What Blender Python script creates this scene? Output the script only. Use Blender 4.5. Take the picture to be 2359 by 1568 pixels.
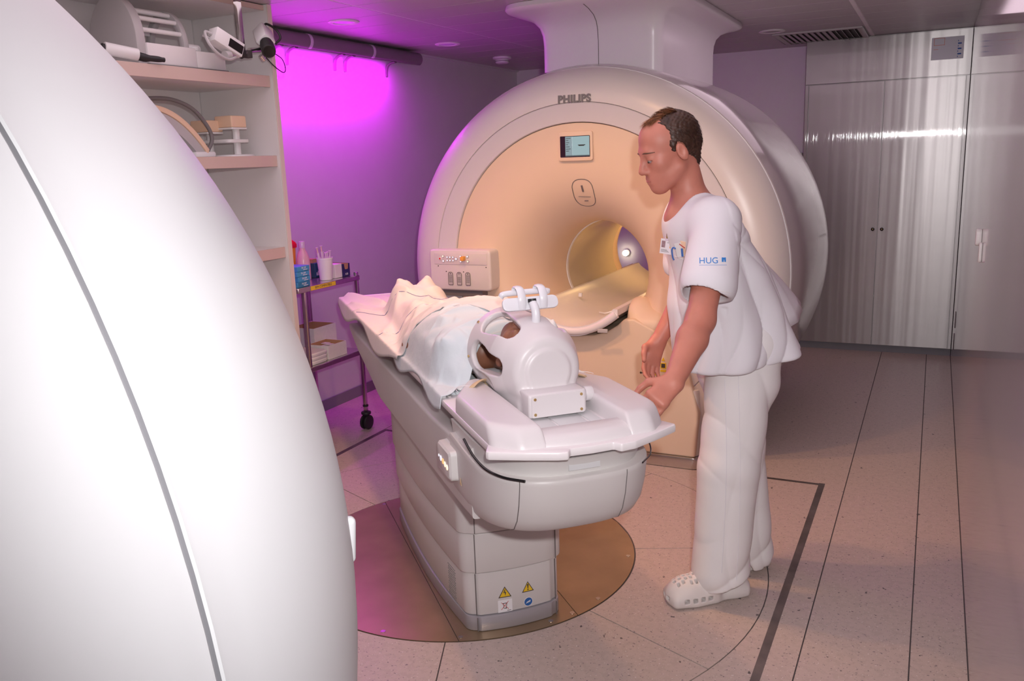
import bpy, bmesh, math, random
import numpy as np
from mathutils import Vector, Matrix, Euler
from mathutils.bvhtree import BVHTree

for o in list(bpy.data.objects):
    bpy.data.objects.remove(o, do_unlink=True)
SC = bpy.context.scene
COL = SC.collection
random.seed(7)
RNG = np.random.default_rng(11)
PI = math.pi
R = math.radians

# ------------------------------------------------------------------ camera
FPX = 1975.17                       # focal length in pixels of the 2359 wide frame
YAW, PITCH, ROLL = R(-26.296), R(11.952), R(-2.0694)
CAMH = 1.6
_f = Vector((math.sin(YAW) * math.cos(PITCH), math.cos(YAW) * math.cos(PITCH), -math.sin(PITCH)))
_r = Vector((math.cos(YAW), -math.sin(YAW), 0))
_u = _r.cross(_f)
_r2 = _r * math.cos(ROLL) + _u * math.sin(ROLL)
_u2 = _u * math.cos(ROLL) - _r * math.sin(ROLL)
cam_d = bpy.data.cameras.new('camera')
cam_d.sensor_width = 36
cam_d.lens = FPX * 36 / 2359
cam_d.clip_start = 0.02
cam = bpy.data.objects.new('camera', cam_d)
COL.objects.link(cam)
_m = Matrix.Identity(4)
for i in range(3):
    _m[i][0], _m[i][1], _m[i][2] = _r2[i], _u2[i], -_f[i]
_m[2][3] = CAMH
cam.matrix_world = _m
SC.camera = cam

# ------------------------------------------------------------------ view and world
SC.view_settings.view_transform = 'Standard'
SC.view_settings.look = 'None'
SC.view_settings.gamma = 1
SC.view_settings.use_curve_mapping = False
SC.view_settings.exposure = 0.0
W_ = bpy.data.worlds.new('world')
SC.world = W_
W_.use_nodes = True
W_.node_tree.nodes['Background'].inputs[0].default_value = (0.5, 0.45, 0.5, 1)
W_.node_tree.nodes['Background'].inputs[1].default_value = 0.05


def lamp(name, kind, loc, energy, color, target=None, **kw):
    d = bpy.data.lights.new(name, kind)
    d.energy = energy
    d.color = color
    for k, v in kw.items():
        setattr(d, k, v)
    o = bpy.data.objects.new(name, d)
    COL.objects.link(o)
    o.location = loc
    if target is not None:
        o.rotation_euler = (Vector(target) - Vector(loc)).to_track_quat('-Z', 'Y').to_euler()
    return o


# the photographer's flash, a little above and to the right of the lens
lamp('camera_flash', 'SPOT', (0.09, 0.0, 1.75), 168, (1.0, 0.97, 0.97), target=(-1.0, 3.4, 1.0),
     spot_size=R(104), spot_blend=1.0, shadow_soft_size=0.03)
# warm halogen downlights in the ceiling between the two scanners
lamp('halogen_light', 'SPOT', (-2.15, 2.95, 2.37), 52, (1.0, 0.50, 0.20), target=(-1.70, 3.5, 0.4),
     spot_size=R(112), spot_blend=0.9, shadow_soft_size=0.05)
lamp('halogen_light', 'SPOT', (-1.35, 3.00, 2.37), 42, (1.0, 0.50, 0.20), target=(-1.45, 3.8, 0.4),
     spot_size=R(110), spot_blend=0.9, shadow_soft_size=0.05)
# purple mood light: LED cove along the left wall
lamp('mood_light', 'AREA', (-3.44, 4.55, 2.27), 18, (0.80, 0.0, 1.0), target=(-3.56, 4.55, 1.9),
     shape='RECTANGLE', size=1.5, size_y=0.03)
# added soft fill lights below the ceiling for ambient light, no fixtures there
lamp('ambient_fill_light', 'AREA', (-1.75, 1.9, 2.37), 27, (0.97, 0.79, 0.88), target=(-1.75, 1.9, 0),
     shape='RECTANGLE', size=2.6, size_y=3.0)
lamp('ambient_fill_light', 'AREA', (-0.55, 5.4, 2.37), 8, (0.96, 0.72, 0.84), target=(-0.55, 5.4, 0),
     shape='RECTANGLE', size=1.2, size_y=2.0)

# ------------------------------------------------------------------ materials
MT = {}


def mat(name, col, rough=0.5, metal=0.0, spec=0.5, var=0.04, vscale=6.0, bump=0.0, bscale=80.0, coat=0.0,
        emit=None, estr=0.0, trans=0.0, sub=0.0, stretch=(1, 1, 1), sheen=0.0, alpha=1.0):
    m = bpy.data.materials.new(name)
    m.use_nodes = True
    nt = m.node_tree
    b = nt.nodes['Principled BSDF']
    tc = nt.nodes.new('ShaderNodeTexCoord')
    mp = nt.nodes.new('ShaderNodeMapping')
    mp.inputs['Scale'].default_value = stretch
    nt.links.new(tc.outputs['Object'], mp.inputs[0])
    if var > 0:
        n = nt.nodes.new('ShaderNodeTexNoise')
        n.inputs['Scale'].default_value = vscale
        n.inputs['Detail'].default_value = 3
        nt.links.new(mp.outputs[0], n.inputs['Vector'])
        rp = nt.nodes.new('ShaderNodeValToRGB')
        rp.color_ramp.elements[0].position = 0.3
        rp.color_ramp.elements[1].position = 0.7
        rp.color_ramp.elements[0].color = tuple(max(0, c * (1 - var)) for c in col) + (1,)
        rp.color_ramp.elements[1].color = tuple(min(1, c * (1 + var)) for c in col) + (1,)
        nt.links.new(n.outputs['Fac'], rp.inputs[0])
        nt.links.new(rp.outputs[0], b.inputs['Base Color'])
    else:
        b.inputs['Base Color'].default_value = tuple(col) + (1,)
    if bump > 0:
        n2 = nt.nodes.new('ShaderNodeTexNoise')
        n2.inputs['Scale'].default_value = bscale
        n2.inputs['Detail'].default_value = 4
        nt.links.new(mp.outputs[0], n2.inputs['Vector'])
        bp = nt.nodes.new('ShaderNodeBump')
        bp.inputs['Strength'].default_value = bump
        bp.inputs['Distance'].default_value = 0.01
        nt.links.new(n2.outputs['Fac'], bp.inputs['Height'])
        nt.links.new(bp.outputs[0], b.inputs['Normal'])
    b.inputs['Roughness'].default_value = rough
    b.inputs['Metallic'].default_value = metal
    b.inputs['Specular IOR Level'].default_value = spec
    b.inputs['Coat Weight'].default_value = coat
    b.inputs['Coat Roughness'].default_value = 0.08
    b.inputs['Transmission Weight'].default_value = trans
    b.inputs['Sheen Weight'].default_value = sheen
    b.inputs['Alpha'].default_value = alpha
    if sub > 0:
        b.inputs['Subsurface Weight'].default_value = sub
        b.inputs['Subsurface Radius'].default_value = (0.012, 0.004, 0.002)
        b.inputs['Subsurface Scale'].default_value = 0.6
    if emit:
        b.inputs['Emission Color'].default_value = tuple(emit) + (1,)
        b.inputs['Emission Strength'].default_value = estr
    MT[name] = m
    return m


mat('wall_laminate', (0.70, 0.68, 0.70), 0.38, spec=0.4, var=0.015, bump=0.02, bscale=200)
mat('wall_gloss', (0.46, 0.40, 0.41), 0.07, spec=0.6, var=0.02, bump=0.004, bscale=7, stretch=(1, 0.5, 0.08))
mat('ceiling_metal', (0.52, 0.485, 0.49), 0.40, spec=0.4, var=0.015)
mat('ceiling_line', (0.92, 0.90, 0.90), 0.5)
mat('joint_dark', (0.10, 0.085, 0.085), 0.7)
mat('baseboard', (0.22, 0.22, 0.25), 0.4)
mat('steel', (0.62, 0.60, 0.58), 0.25, metal=1.0, var=0.05, bump=0.02, bscale=40, stretch=(1, 8, 1))
mat('chrome', (0.75, 0.74, 0.74), 0.12, metal=1.0, var=0.0)
mat('strip_metal', (0.20, 0.17, 0.155), 0.35, metal=0.7, var=0.25, vscale=9)
mat('bronze_plate', (0.42, 0.31, 0.20), 0.38, metal=0.75, var=0.10, vscale=5, bump=0.03, bscale=150)
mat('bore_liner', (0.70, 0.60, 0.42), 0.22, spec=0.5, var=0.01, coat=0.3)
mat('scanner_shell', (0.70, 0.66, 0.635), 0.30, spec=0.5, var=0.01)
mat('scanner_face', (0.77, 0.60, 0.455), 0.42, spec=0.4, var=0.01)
mat('barrel_gloss', (0.50, 0.455, 0.46), 0.16, spec=0.5, var=0.01, coat=0.4)
mat('scanner_bezel', (0.66, 0.63, 0.64), 0.35, spec=0.4, var=0.01)
mat('pet_shell', (0.57, 0.582, 0.595), 0.42, spec=0.35, var=0.01)
mat('pet_seam', (0.20, 0.20, 0.215), 0.4)
mat('tower_shell', (0.77, 0.73, 0.76), 0.28, spec=0.5, var=0.01)
mat('table_shell', (0.62, 0.585, 0.575), 0.38, spec=0.4, var=0.012)
mat('table_light', (0.70, 0.68, 0.665), 0.34, spec=0.4, var=0.012)
mat('table_white', (0.80, 0.76, 0.77), 0.30, spec=0.45, var=0.01)
mat('plinth_silver', (0.42, 0.40, 0.43), 0.33, metal=0.35, var=0.03)
mat('seam_dark', (0.16, 0.14, 0.14), 0.6)
mat('rubber_black', (0.018, 0.017, 0.018), 0.5)
mat('gloss_black', (0.012, 0.011, 0.012), 0.12)
mat('pad_grey', (0.62, 0.62, 0.63), 0.5, var=0.03)
mat('glass_clear', (0.9, 0.95, 0.95), 0.05, trans=0.9, var=0)
mat('coil_shell', (0.70, 0.665, 0.675), 0.36, spec=0.45, var=0.012)
mat('mirror_white', (0.80, 0.80, 0.84), 0.3, var=0.01)
mat('brass', (0.62, 0.45, 0.20), 0.3, metal=1.0)
mat('strap_beige', (0.72, 0.52, 0.32), 0.8, bump=0.2, bscale=150)
mat('shelf_white', (0.80, 0.77, 0.76), 0.45, var=0.015)
mat('shelf_beige', (0.66, 0.505, 0.44), 0.45, var=0.02)
mat('shelf_edge', (0.76, 0.65, 0.58), 0.45, var=0.02)
mat('pad_orange', (0.84, 0.60, 0.42), 0.6, var=0.02)
mat('plastic_white', (0.80, 0.79, 0.78), 0.4, var=0.01)
mat('plastic_grey', (0.50, 0.48, 0.48), 0.45, var=0.02)
mat('rail_grey', (0.22, 0.19, 0.20), 0.5, var=0.02)
mat('rail_clip', (0.70, 0.66, 0.72), 0.45, var=0.02)
mat('glove_blue', (0.06, 0.33, 0.58), 0.45, var=0.05)
mat('glove_blue_dark', (0.03, 0.20, 0.38), 0.45, var=0.05)
mat('teal_dark', (0.015, 0.085, 0.14), 0.45)
mat('navy_card', (0.016, 0.02, 0.11), 0.5)
mat('red_plastic', (0.72, 0.012, 0.02), 0.35)
mat('yellow_plastic', (0.85, 0.42, 0.03), 0.4)
mat('bottle_pink', (0.80, 0.52, 0.50), 0.25, var=0.02, sub=0.1)
mat('bottle_clear', (0.72, 0.58, 0.68), 0.2, var=0.02)
mat('cardboard', (0.46, 0.25, 0.14), 0.8, var=0.06)
mat('paper', (0.74, 0.73, 0.72), 0.7, var=0.03, vscale=60)
mat('linen', (0.72, 0.70, 0.71), 0.9, bump=0.12, bscale=260)
mat('sheet_white', (0.72, 0.68, 0.67), 0.9, var=0.02, bump=0.35, bscale=9)
mat('sheet_blue', (0.64, 0.70, 0.73), 0.85, var=0.02, bump=0.40, bscale=14)
mat('stitch_blue', (0.20, 0.21, 0.36), 0.8)
mat('scrub_cloth', (0.76, 0.74, 0.78), 0.85, var=0.015, bump=0.25, bscale=9, stretch=(1, 1, 0.35))
mat('trouser_cloth', (0.80, 0.775, 0.775), 0.85, var=0.015, bump=0.25, bscale=9, stretch=(1, 1, 0.35))
mat('skin_light', (0.54, 0.205, 0.145), 0.48, var=0.08, vscale=14, sub=0.15, bump=0.02, bscale=300)
mat('skin_brown', (0.28, 0.115, 0.065), 0.45, var=0.10, vscale=14, sub=0.08)
mat('hair_brown', (0.050, 0.022, 0.013), 0.5, var=0.35, vscale=60)
mat('hair_top', (0.24, 0.09, 0.028), 0.5, var=0.35, vscale=60)
mat('brow_brown', (0.13, 0.055, 0.03), 0.6)
mat('lip', (0.52, 0.17, 0.14), 0.45)
mat('eye_white', (0.34, 0.26, 0.24), 0.25, var=0)
mat('iris', (0.05, 0.03, 0.02), 0.15, var=0)
mat('shoe_foam', (0.74, 0.69, 0.67), 0.6, var=0.02)
mat('shoe_inner', (0.40, 0.35, 0.33), 0.8)
mat('ink_blue', (0.05, 0.15, 0.45), 0.6, var=0)
mat('ink_blue_light', (0.03, 0.22, 0.62), 0.6, var=0)
mat('ink_dark', (0.06, 0.05, 0.05), 0.6, var=0)
mat('ink_grey', (0.20, 0.19, 0.19), 0.5, var=0)
mat('ink_red', (0.55, 0.05, 0.05), 0.6, var=0)
mat('ink_orange', (0.80, 0.25, 0.12), 0.6, var=0)
mat('sign_yellow', (0.80, 0.52, 0.02), 0.5, var=0.01)
mat('sign_blue', (0.02, 0.11, 0.36), 0.4, var=0.01)
mat('sign_white', (0.80, 0.78, 0.80), 0.5, var=0.01)
mat('tape_yellow', (0.80, 0.55, 0.03), 0.5, var=0.02)
mat('screen_glass', (0.03, 0.03, 0.05), 0.1, emit=(0.55, 0.78, 0.80), estr=0.55, var=0)
mat('screen_pane', (0.03, 0.03, 0.05), 0.1, emit=(0.48, 0.64, 0.68), estr=0.5, var=0)
mat('screen_text', (0.02, 0.02, 0.02), 0.4, var=0)
mat('screen_dark', (0.03, 0.012, 0.03), 0.2, var=0)
mat('led_white', (0.7, 0.7, 0.75), 0.3, emit=(0.85, 0.88, 1.0), estr=0.7, var=0)
mat('led_warm', (0.8, 0.7, 0.6), 0.3, emit=(1.0, 0.80, 0.55), estr=0.9, var=0)
mat('led_orange', (0.8, 0.4, 0.1), 0.3, emit=(1.0, 0.55, 0.25), estr=0.8, var=0)
mat('knob_orange', (0.80, 0.36, 0.05), 0.45, var=0.02)
mat('ring_grey', (0.42, 0.40, 0.45), 0.4, var=0)
mat('lamp_glow', (1, 1, 1), 0.3, emit=(1.0, 0.86, 0.62), estr=12.0, var=0)
mat('purple_glow', (0.6, 0.3, 0.7), 0.3, emit=(0.75, 0.25, 0.9), estr=0.08, var=0)
mat('badge_card', (0.82, 0.76, 0.78), 0.4, var=0.01)
mat('badge_photo', (0.35, 0.22, 0.24), 0.4, var=0.2, vscale=200)
mat('label_blue_pale', (0.74, 0.77, 0.82), 0.4, var=0.01)


def cupboard_material():
    m = mat('cupboard', (0.40, 0.375, 0.375), 0.30, metal=0.55, spec=0.5, var=0.02)
    nt = m.node_tree
    b = nt.nodes['Principled BSDF']
    b.inputs['Anisotropic'].default_value = 0.85
    b.inputs['Anisotropic Rotation'].default_value = 0.25
    tg = nt.nodes.new('ShaderNodeTangent')
    tg.direction_type = 'RADIAL'
    tg.axis = 'Z'
    nt.links.new(tg.outputs[0], b.inputs['Tangent'])
    tc = nt.nodes.new('ShaderNodeTexCoord')

    def wavy(scale, stretch, dist):
        mp = nt.nodes.new('ShaderNodeMapping')
        mp.inputs['Scale'].default_value = stretch
        nt.links.new(tc.outputs['Object'], mp.inputs[0])
        n = nt.nodes.new('ShaderNodeTexNoise')
        n.inputs['Scale'].default_value = scale
        n.inputs['Detail'].default_value = 1.5
        nt.links.new(mp.outputs[0], n.inputs['Vector'])
        bp = nt.nodes.new('ShaderNodeBump')
        bp.inputs['Strength'].default_value = 1.0
        bp.inputs['Distance'].default_value = dist
        nt.links.new(n.outputs['Fac'], bp.inputs['Height'])
        return bp.outputs[0]
    nt.links.new(wavy(11, (1, 0, 0.02), 0.0022), b.inputs['Normal'])
    b.inputs['Coat Weight'].default_value = 0.5
    b.inputs['Coat Roughness'].default_value = 0.035
    nt.links.new(wavy(230, (1, 0, 0.004), 0.0009), b.inputs['Coat Normal'])


cupboard_material()


def floor_material():
    m = bpy.data.materials.new('floor_vinyl')
    m.use_nodes = True
    nt = m.node_tree
    b = nt.nodes['Principled BSDF']
    g = nt.nodes.new('ShaderNodeNewGeometry')
    base = (0.54, 0.44, 0.40, 1)

    def layer(prev, scale, lo, hi, col):
        n = nt.nodes.new('ShaderNodeTexNoise')
        n.inputs['Scale'].default_value = scale
        n.inputs['Detail'].default_value = 2.5
        n.inputs['Roughness'].default_value = 0.6
        nt.links.new(g.outputs['Position'], n.inputs['Vector'])
        rp = nt.nodes.new('ShaderNodeValToRGB')
        rp.color_ramp.elements[0].position = lo
        rp.color_ramp.elements[1].position = hi
        rp.color_ramp.elements[0].color = (0, 0, 0, 1)
        rp.color_ramp.elements[1].color = (1, 1, 1, 1)
        nt.links.new(n.outputs['Fac'], rp.inputs[0])
        mx = nt.nodes.new('ShaderNodeMixRGB')
        mx.inputs[2].default_value = col
        nt.links.new(rp.outputs[0], mx.inputs[0])
        if prev is None:
            mx.inputs[1].default_value = base
        else:
            nt.links.new(prev, mx.inputs[1])
        return mx.outputs[0]
    c = layer(None, 40, 0.48, 0.60, (0.50, 0.41, 0.37, 1))
    c = layer(c, 95, 0.63, 0.67, (0.24, 0.20, 0.20, 1))
    c = layer(c, 120, 0.65, 0.68, (0.70, 0.64, 0.62, 1))
    c = layer(c, 33, 0.695, 0.71, (0.12, 0.10, 0.10, 1))
    nt.links.new(c, b.inputs['Base Color'])
    b.inputs['Roughness'].default_value = 0.42
    b.inputs['Specular IOR Level'].default_value = 0.35
    MT['floor_vinyl'] = m


floor_material()

# ------------------------------------------------------------------ mesh helpers


def link(o, parent=None):
    COL.objects.link(o)
    if parent is not None:
        o.parent = parent
    return o


def mesh_obj(name, me, m, parent=None, smooth=True, angle=38):
    if smooth and len(me.polygons):
        me.polygons.foreach_set('use_smooth', [True] * len(me.polygons))
        me.set_sharp_from_angle(angle=R(angle))
    if m is not None:
        for k in (m if isinstance(m, (list, tuple)) else [m]):
            me.materials.append(MT[k])
    me.update()
    return link(bpy.data.objects.new(name, me), parent)


def obj(name, bm, m, parent=None, bevel=0.0, seg=2, smooth=True, angle=38, bang=35):
    bmesh.ops.remove_doubles(bm, verts=bm.verts, dist=1e-6)
    if bevel > 0:
        bm.normal_update()
        es = [e for e in bm.edges if len(e.link_faces) == 2 and e.calc_face_angle(0) > R(bang)]
        bmesh.ops.bevel(bm, geom=es, offset=bevel, segments=seg, profile=0.5, affect='EDGES', clamp_overlap=True)
    bmesh.ops.recalc_face_normals(bm, faces=bm.faces)
    me = bpy.data.meshes.new(name)
    bm.to_mesh(me)
    bm.free()
    return mesh_obj(name, me, m, parent, smooth, angle)


def pyobj(name, v, f, m, parent=None, smooth=True, angle=60):
    me = bpy.data.meshes.new(name)
    me.from_pydata([tuple(p) for p in v], [], [tuple(q) for q in f])
    me.validate()
    return mesh_obj(name, me, m, parent, smooth, angle)


def thing(name, label, cat, loc=(0, 0, 0), rotz=0.0, group=None):
    o = bpy.data.objects.new(name, None)
    o.empty_display_size = 0.05
    COL.objects.link(o)
    o.location = loc
    o.rotation_euler = (0, 0, rotz)
    return tag(o, label, cat, group)


def tag(o, label, cat, group=None, kind=None):
    o['label'] = label
    o['category'] = cat
    if group:
        o['group'] = group
    if kind:
        o['kind'] = kind
    return o


def struct(o):
    o['kind'] = 'structure'
    return o


def B():
    return bmesh.new()


def box(bm, x0, x1, y0, y1, z0, z1, M_=None):
    r = bmesh.ops.create_cube(bm, size=1.0)
    mt = Matrix.Translation(((x0 + x1) / 2, (y0 + y1) / 2, (z0 + z1) / 2)) @ Matrix.Diagonal((x1 - x0, y1 - y0, z1 - z0, 1))
    bmesh.ops.transform(bm, matrix=(M_ @ mt) if M_ is not None else mt, verts=r['verts'])
    return bm


def cyl(bm, p0, p1, r0, r1=None, seg=20, caps=True):
    p0, p1 = Vector(p0), Vector(p1)
    r1 = r0 if r1 is None else r1
    d = p1 - p0
    r = bmesh.ops.create_cone(bm, cap_ends=caps, segments=seg, radius1=r0, radius2=r1, depth=d.length)
    q = d.to_track_quat('Z', 'Y').to_matrix().to_4x4()
    bmesh.ops.transform(bm, matrix=Matrix.Translation((p0 + p1) / 2) @ q, verts=r['verts'])
    return bm


def sph(bm, c, r, u=20, v=14):
    if not isinstance(r, (tuple, list)):
        r = (r, r, r)
    q = bmesh.ops.create_uvsphere(bm, u_segments=u, v_segments=v, radius=1)
    bmesh.ops.transform(bm, matrix=Matrix.Translation(c) @ Matrix.Diagonal((r[0], r[1], r[2], 1)), verts=q['verts'])
    return bm


def loft(bm, loops, cap0=True, cap1=True, closed=True):
    vs = [[bm.verts.new(p) for p in lp] for lp in loops]
    n = len(loops[0])
    for a, b in zip(vs[:-1], vs[1:]):
        for i in range(n if closed else n - 1):
            j = (i + 1) % n
            try:
                bm.faces.new((a[i], a[j], b[j], b[i]))
            except ValueError:
                pass
    if cap0:
        bm.faces.new(list(reversed(vs[0])))
    if cap1:
        bm.faces.new(vs[-1])
    return bm


def smooth_path(pts, n=8):
    P = [Vector(p) for p in pts]
    if len(P) < 3:
        return P
    out = []
    Q = [P[0] * 2 - P[1]] + P + [P[-1] * 2 - P[-2]]
    for i in range(1, len(Q) - 2):
        for k in range(n):
            t = k / n
            a, b, c, d = Q[i - 1], Q[i], Q[i + 1], Q[i + 2]
            out.append(0.5 * ((2 * b) + (c - a) * t + (2 * a - 5 * b + 4 * c - d) * t * t + (3 * b - a - 3 * c + d) * t ** 3))
    out.append(P[-1])
    return out


def tube(bm, pts, r, seg=10, flat=1.0, caps=True, up=(0, 0, 1), closed=False):
    P = [Vector(p) for p in pts]
    rs = r if isinstance(r, (list, tuple)) else [r] * len(P)
    loops = []
    N = None
    for i, p in enumerate(P):
        if closed:
            t = (P[(i + 1) % len(P)] - P[i - 1]).normalized()
        else:
            t = (P[min(i + 1, len(P) - 1)] - P[max(i - 1, 0)]).normalized()
        if N is None:
            N = Vector(up) - t * t.dot(Vector(up))
            if N.length < 1e-3:
                N = Vector((1, 0, 0)) - t * t.x
            N.normalize()
        else:
            N = (N - t * t.dot(N)).normalized()
        Bn = t.cross(N)
        loops.append([p + (N * math.cos(a) * flat + Bn * math.sin(a)) * rs[i] for a in (2 * PI * k / seg for k in range(seg))])
    if closed:
        loops.append(loops[0])
        return loft(bm, loops, False, False)
    return loft(bm, loops, caps, caps)


def lathe(bm, prof, c=(0, 0, 0), axis='z', seg=48, capstart=False, capend=False):
    loops = []
    for r_, h in prof:
        lp = []
        for k in range(seg):
            a = 2 * PI * k / seg
            u, v = r_ * math.cos(a), r_ * math.sin(a)
            if axis == 'z':
                p = (c[0] + u, c[1] + v, c[2] + h)
            elif axis == 'y':
                p = (c[0] + u, c[1] + h, c[2] + v)
            else:
                p = (c[0] + h, c[1] + u, c[2] + v)
            lp.append(p)
        loops.append(lp)
    return loft(bm, loops, capstart, capend)


def fillet(poly, rad, seg=6):
    out = []
    n = len(poly)
    for i in range(n):
        p = Vector(poly[i][:2])
        a = Vector(poly[i - 1][:2]) - p
        b = Vector(poly[(i + 1) % n][:2]) - p
        r_ = rad[i] if isinstance(rad, (list, tuple)) else rad
        if r_ <= 0:
            out.append((p.x, p.y))
            continue
        an = a.angle(b)
        t = min(r_ / math.tan(an / 2), a.length * 0.49, b.length * 0.49)
        p0, p1 = p + a.normalized() * t, p + b.normalized() * t
        for k in range(seg + 1):
            s = k / seg
            q = p0 * (1 - s) ** 2 + p * 2 * s * (1 - s) + p1 * s * s
            out.append((q.x, q.y))
    return out


def prism(bm, pts, z0, z1, plane='xy', M_=None):
    """polygon pts in a plane, extruded along the third axis"""
    def mk(p, h):
        q = {'xy': (p[0], p[1], h), 'xz': (p[0], h, p[1]), 'yz': (h, p[0], p[1])}[plane]
        return M_ @ Vector(q) if M_ is not None else q
    a = [bm.verts.new(mk(p, z0)) for p in pts]
    b = [bm.verts.new(mk(p, z1)) for p in pts]
    n = len(pts)
    bm.faces.new(a)
    bm.faces.new(list(reversed(b)))
    for i in range(n):
        j = (i + 1) % n
        bm.faces.new((a[i], b[i], b[j], a[j]))
    return bm


def rrect(x0, x1, y0, y1, r_, seg=6):
    return fillet([(x0, y0), (x1, y0), (x1, y1), (x0, y1)], r_, seg)


def clip_below(bm, z):
    g = bm.verts[:] + bm.edges[:] + bm.faces[:]
    bmesh.ops.bisect_plane(bm, geom=g, plane_co=(0, 0, z), plane_no=(0, 0, -1), clear_outer=True)
    return bm


def text_mesh(body, size, extrude=0.0006, shear=0.0, space=1.0, offset=0.0, align='CENTER'):
    cu = bpy.data.curves.new('lettering', 'FONT')
    cu.body = body
    cu.size = size
    cu.extrude = extrude
    cu.shear = shear
    cu.space_character = space
    cu.offset = offset
    cu.align_x = align
    cu.align_y = 'CENTER'
    o = bpy.data.objects.new('lettering', cu)
    COL.objects.link(o)
    dg = bpy.context.evaluated_depsgraph_get()
    me = bpy.data.meshes.new_from_object(o.evaluated_get(dg))
    bpy.data.objects.remove(o, do_unlink=True)
    bpy.data.curves.remove(cu)
    return me


def text_obj(name, body, size, m, M_, parent=None, **kw):
    me = text_mesh(body, size, **kw)
    me.transform(M_)
    me.materials.clear()
    return mesh_obj(name, me, m, parent, smooth=False)


def frame(o, x, y):
    """matrix with origin o, local x and y given, z = x cross y"""
    x, y = Vector(x).normalized(), Vector(y).normalized()
    z = x.cross(y).normalized()
    y = z.cross(x)
    M_ = Matrix.Identity(4)
    for i in range(3):
        M_[i][0], M_[i][1], M_[i][2], M_[i][3] = x[i], y[i], z[i], o[i]
    return M_


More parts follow.
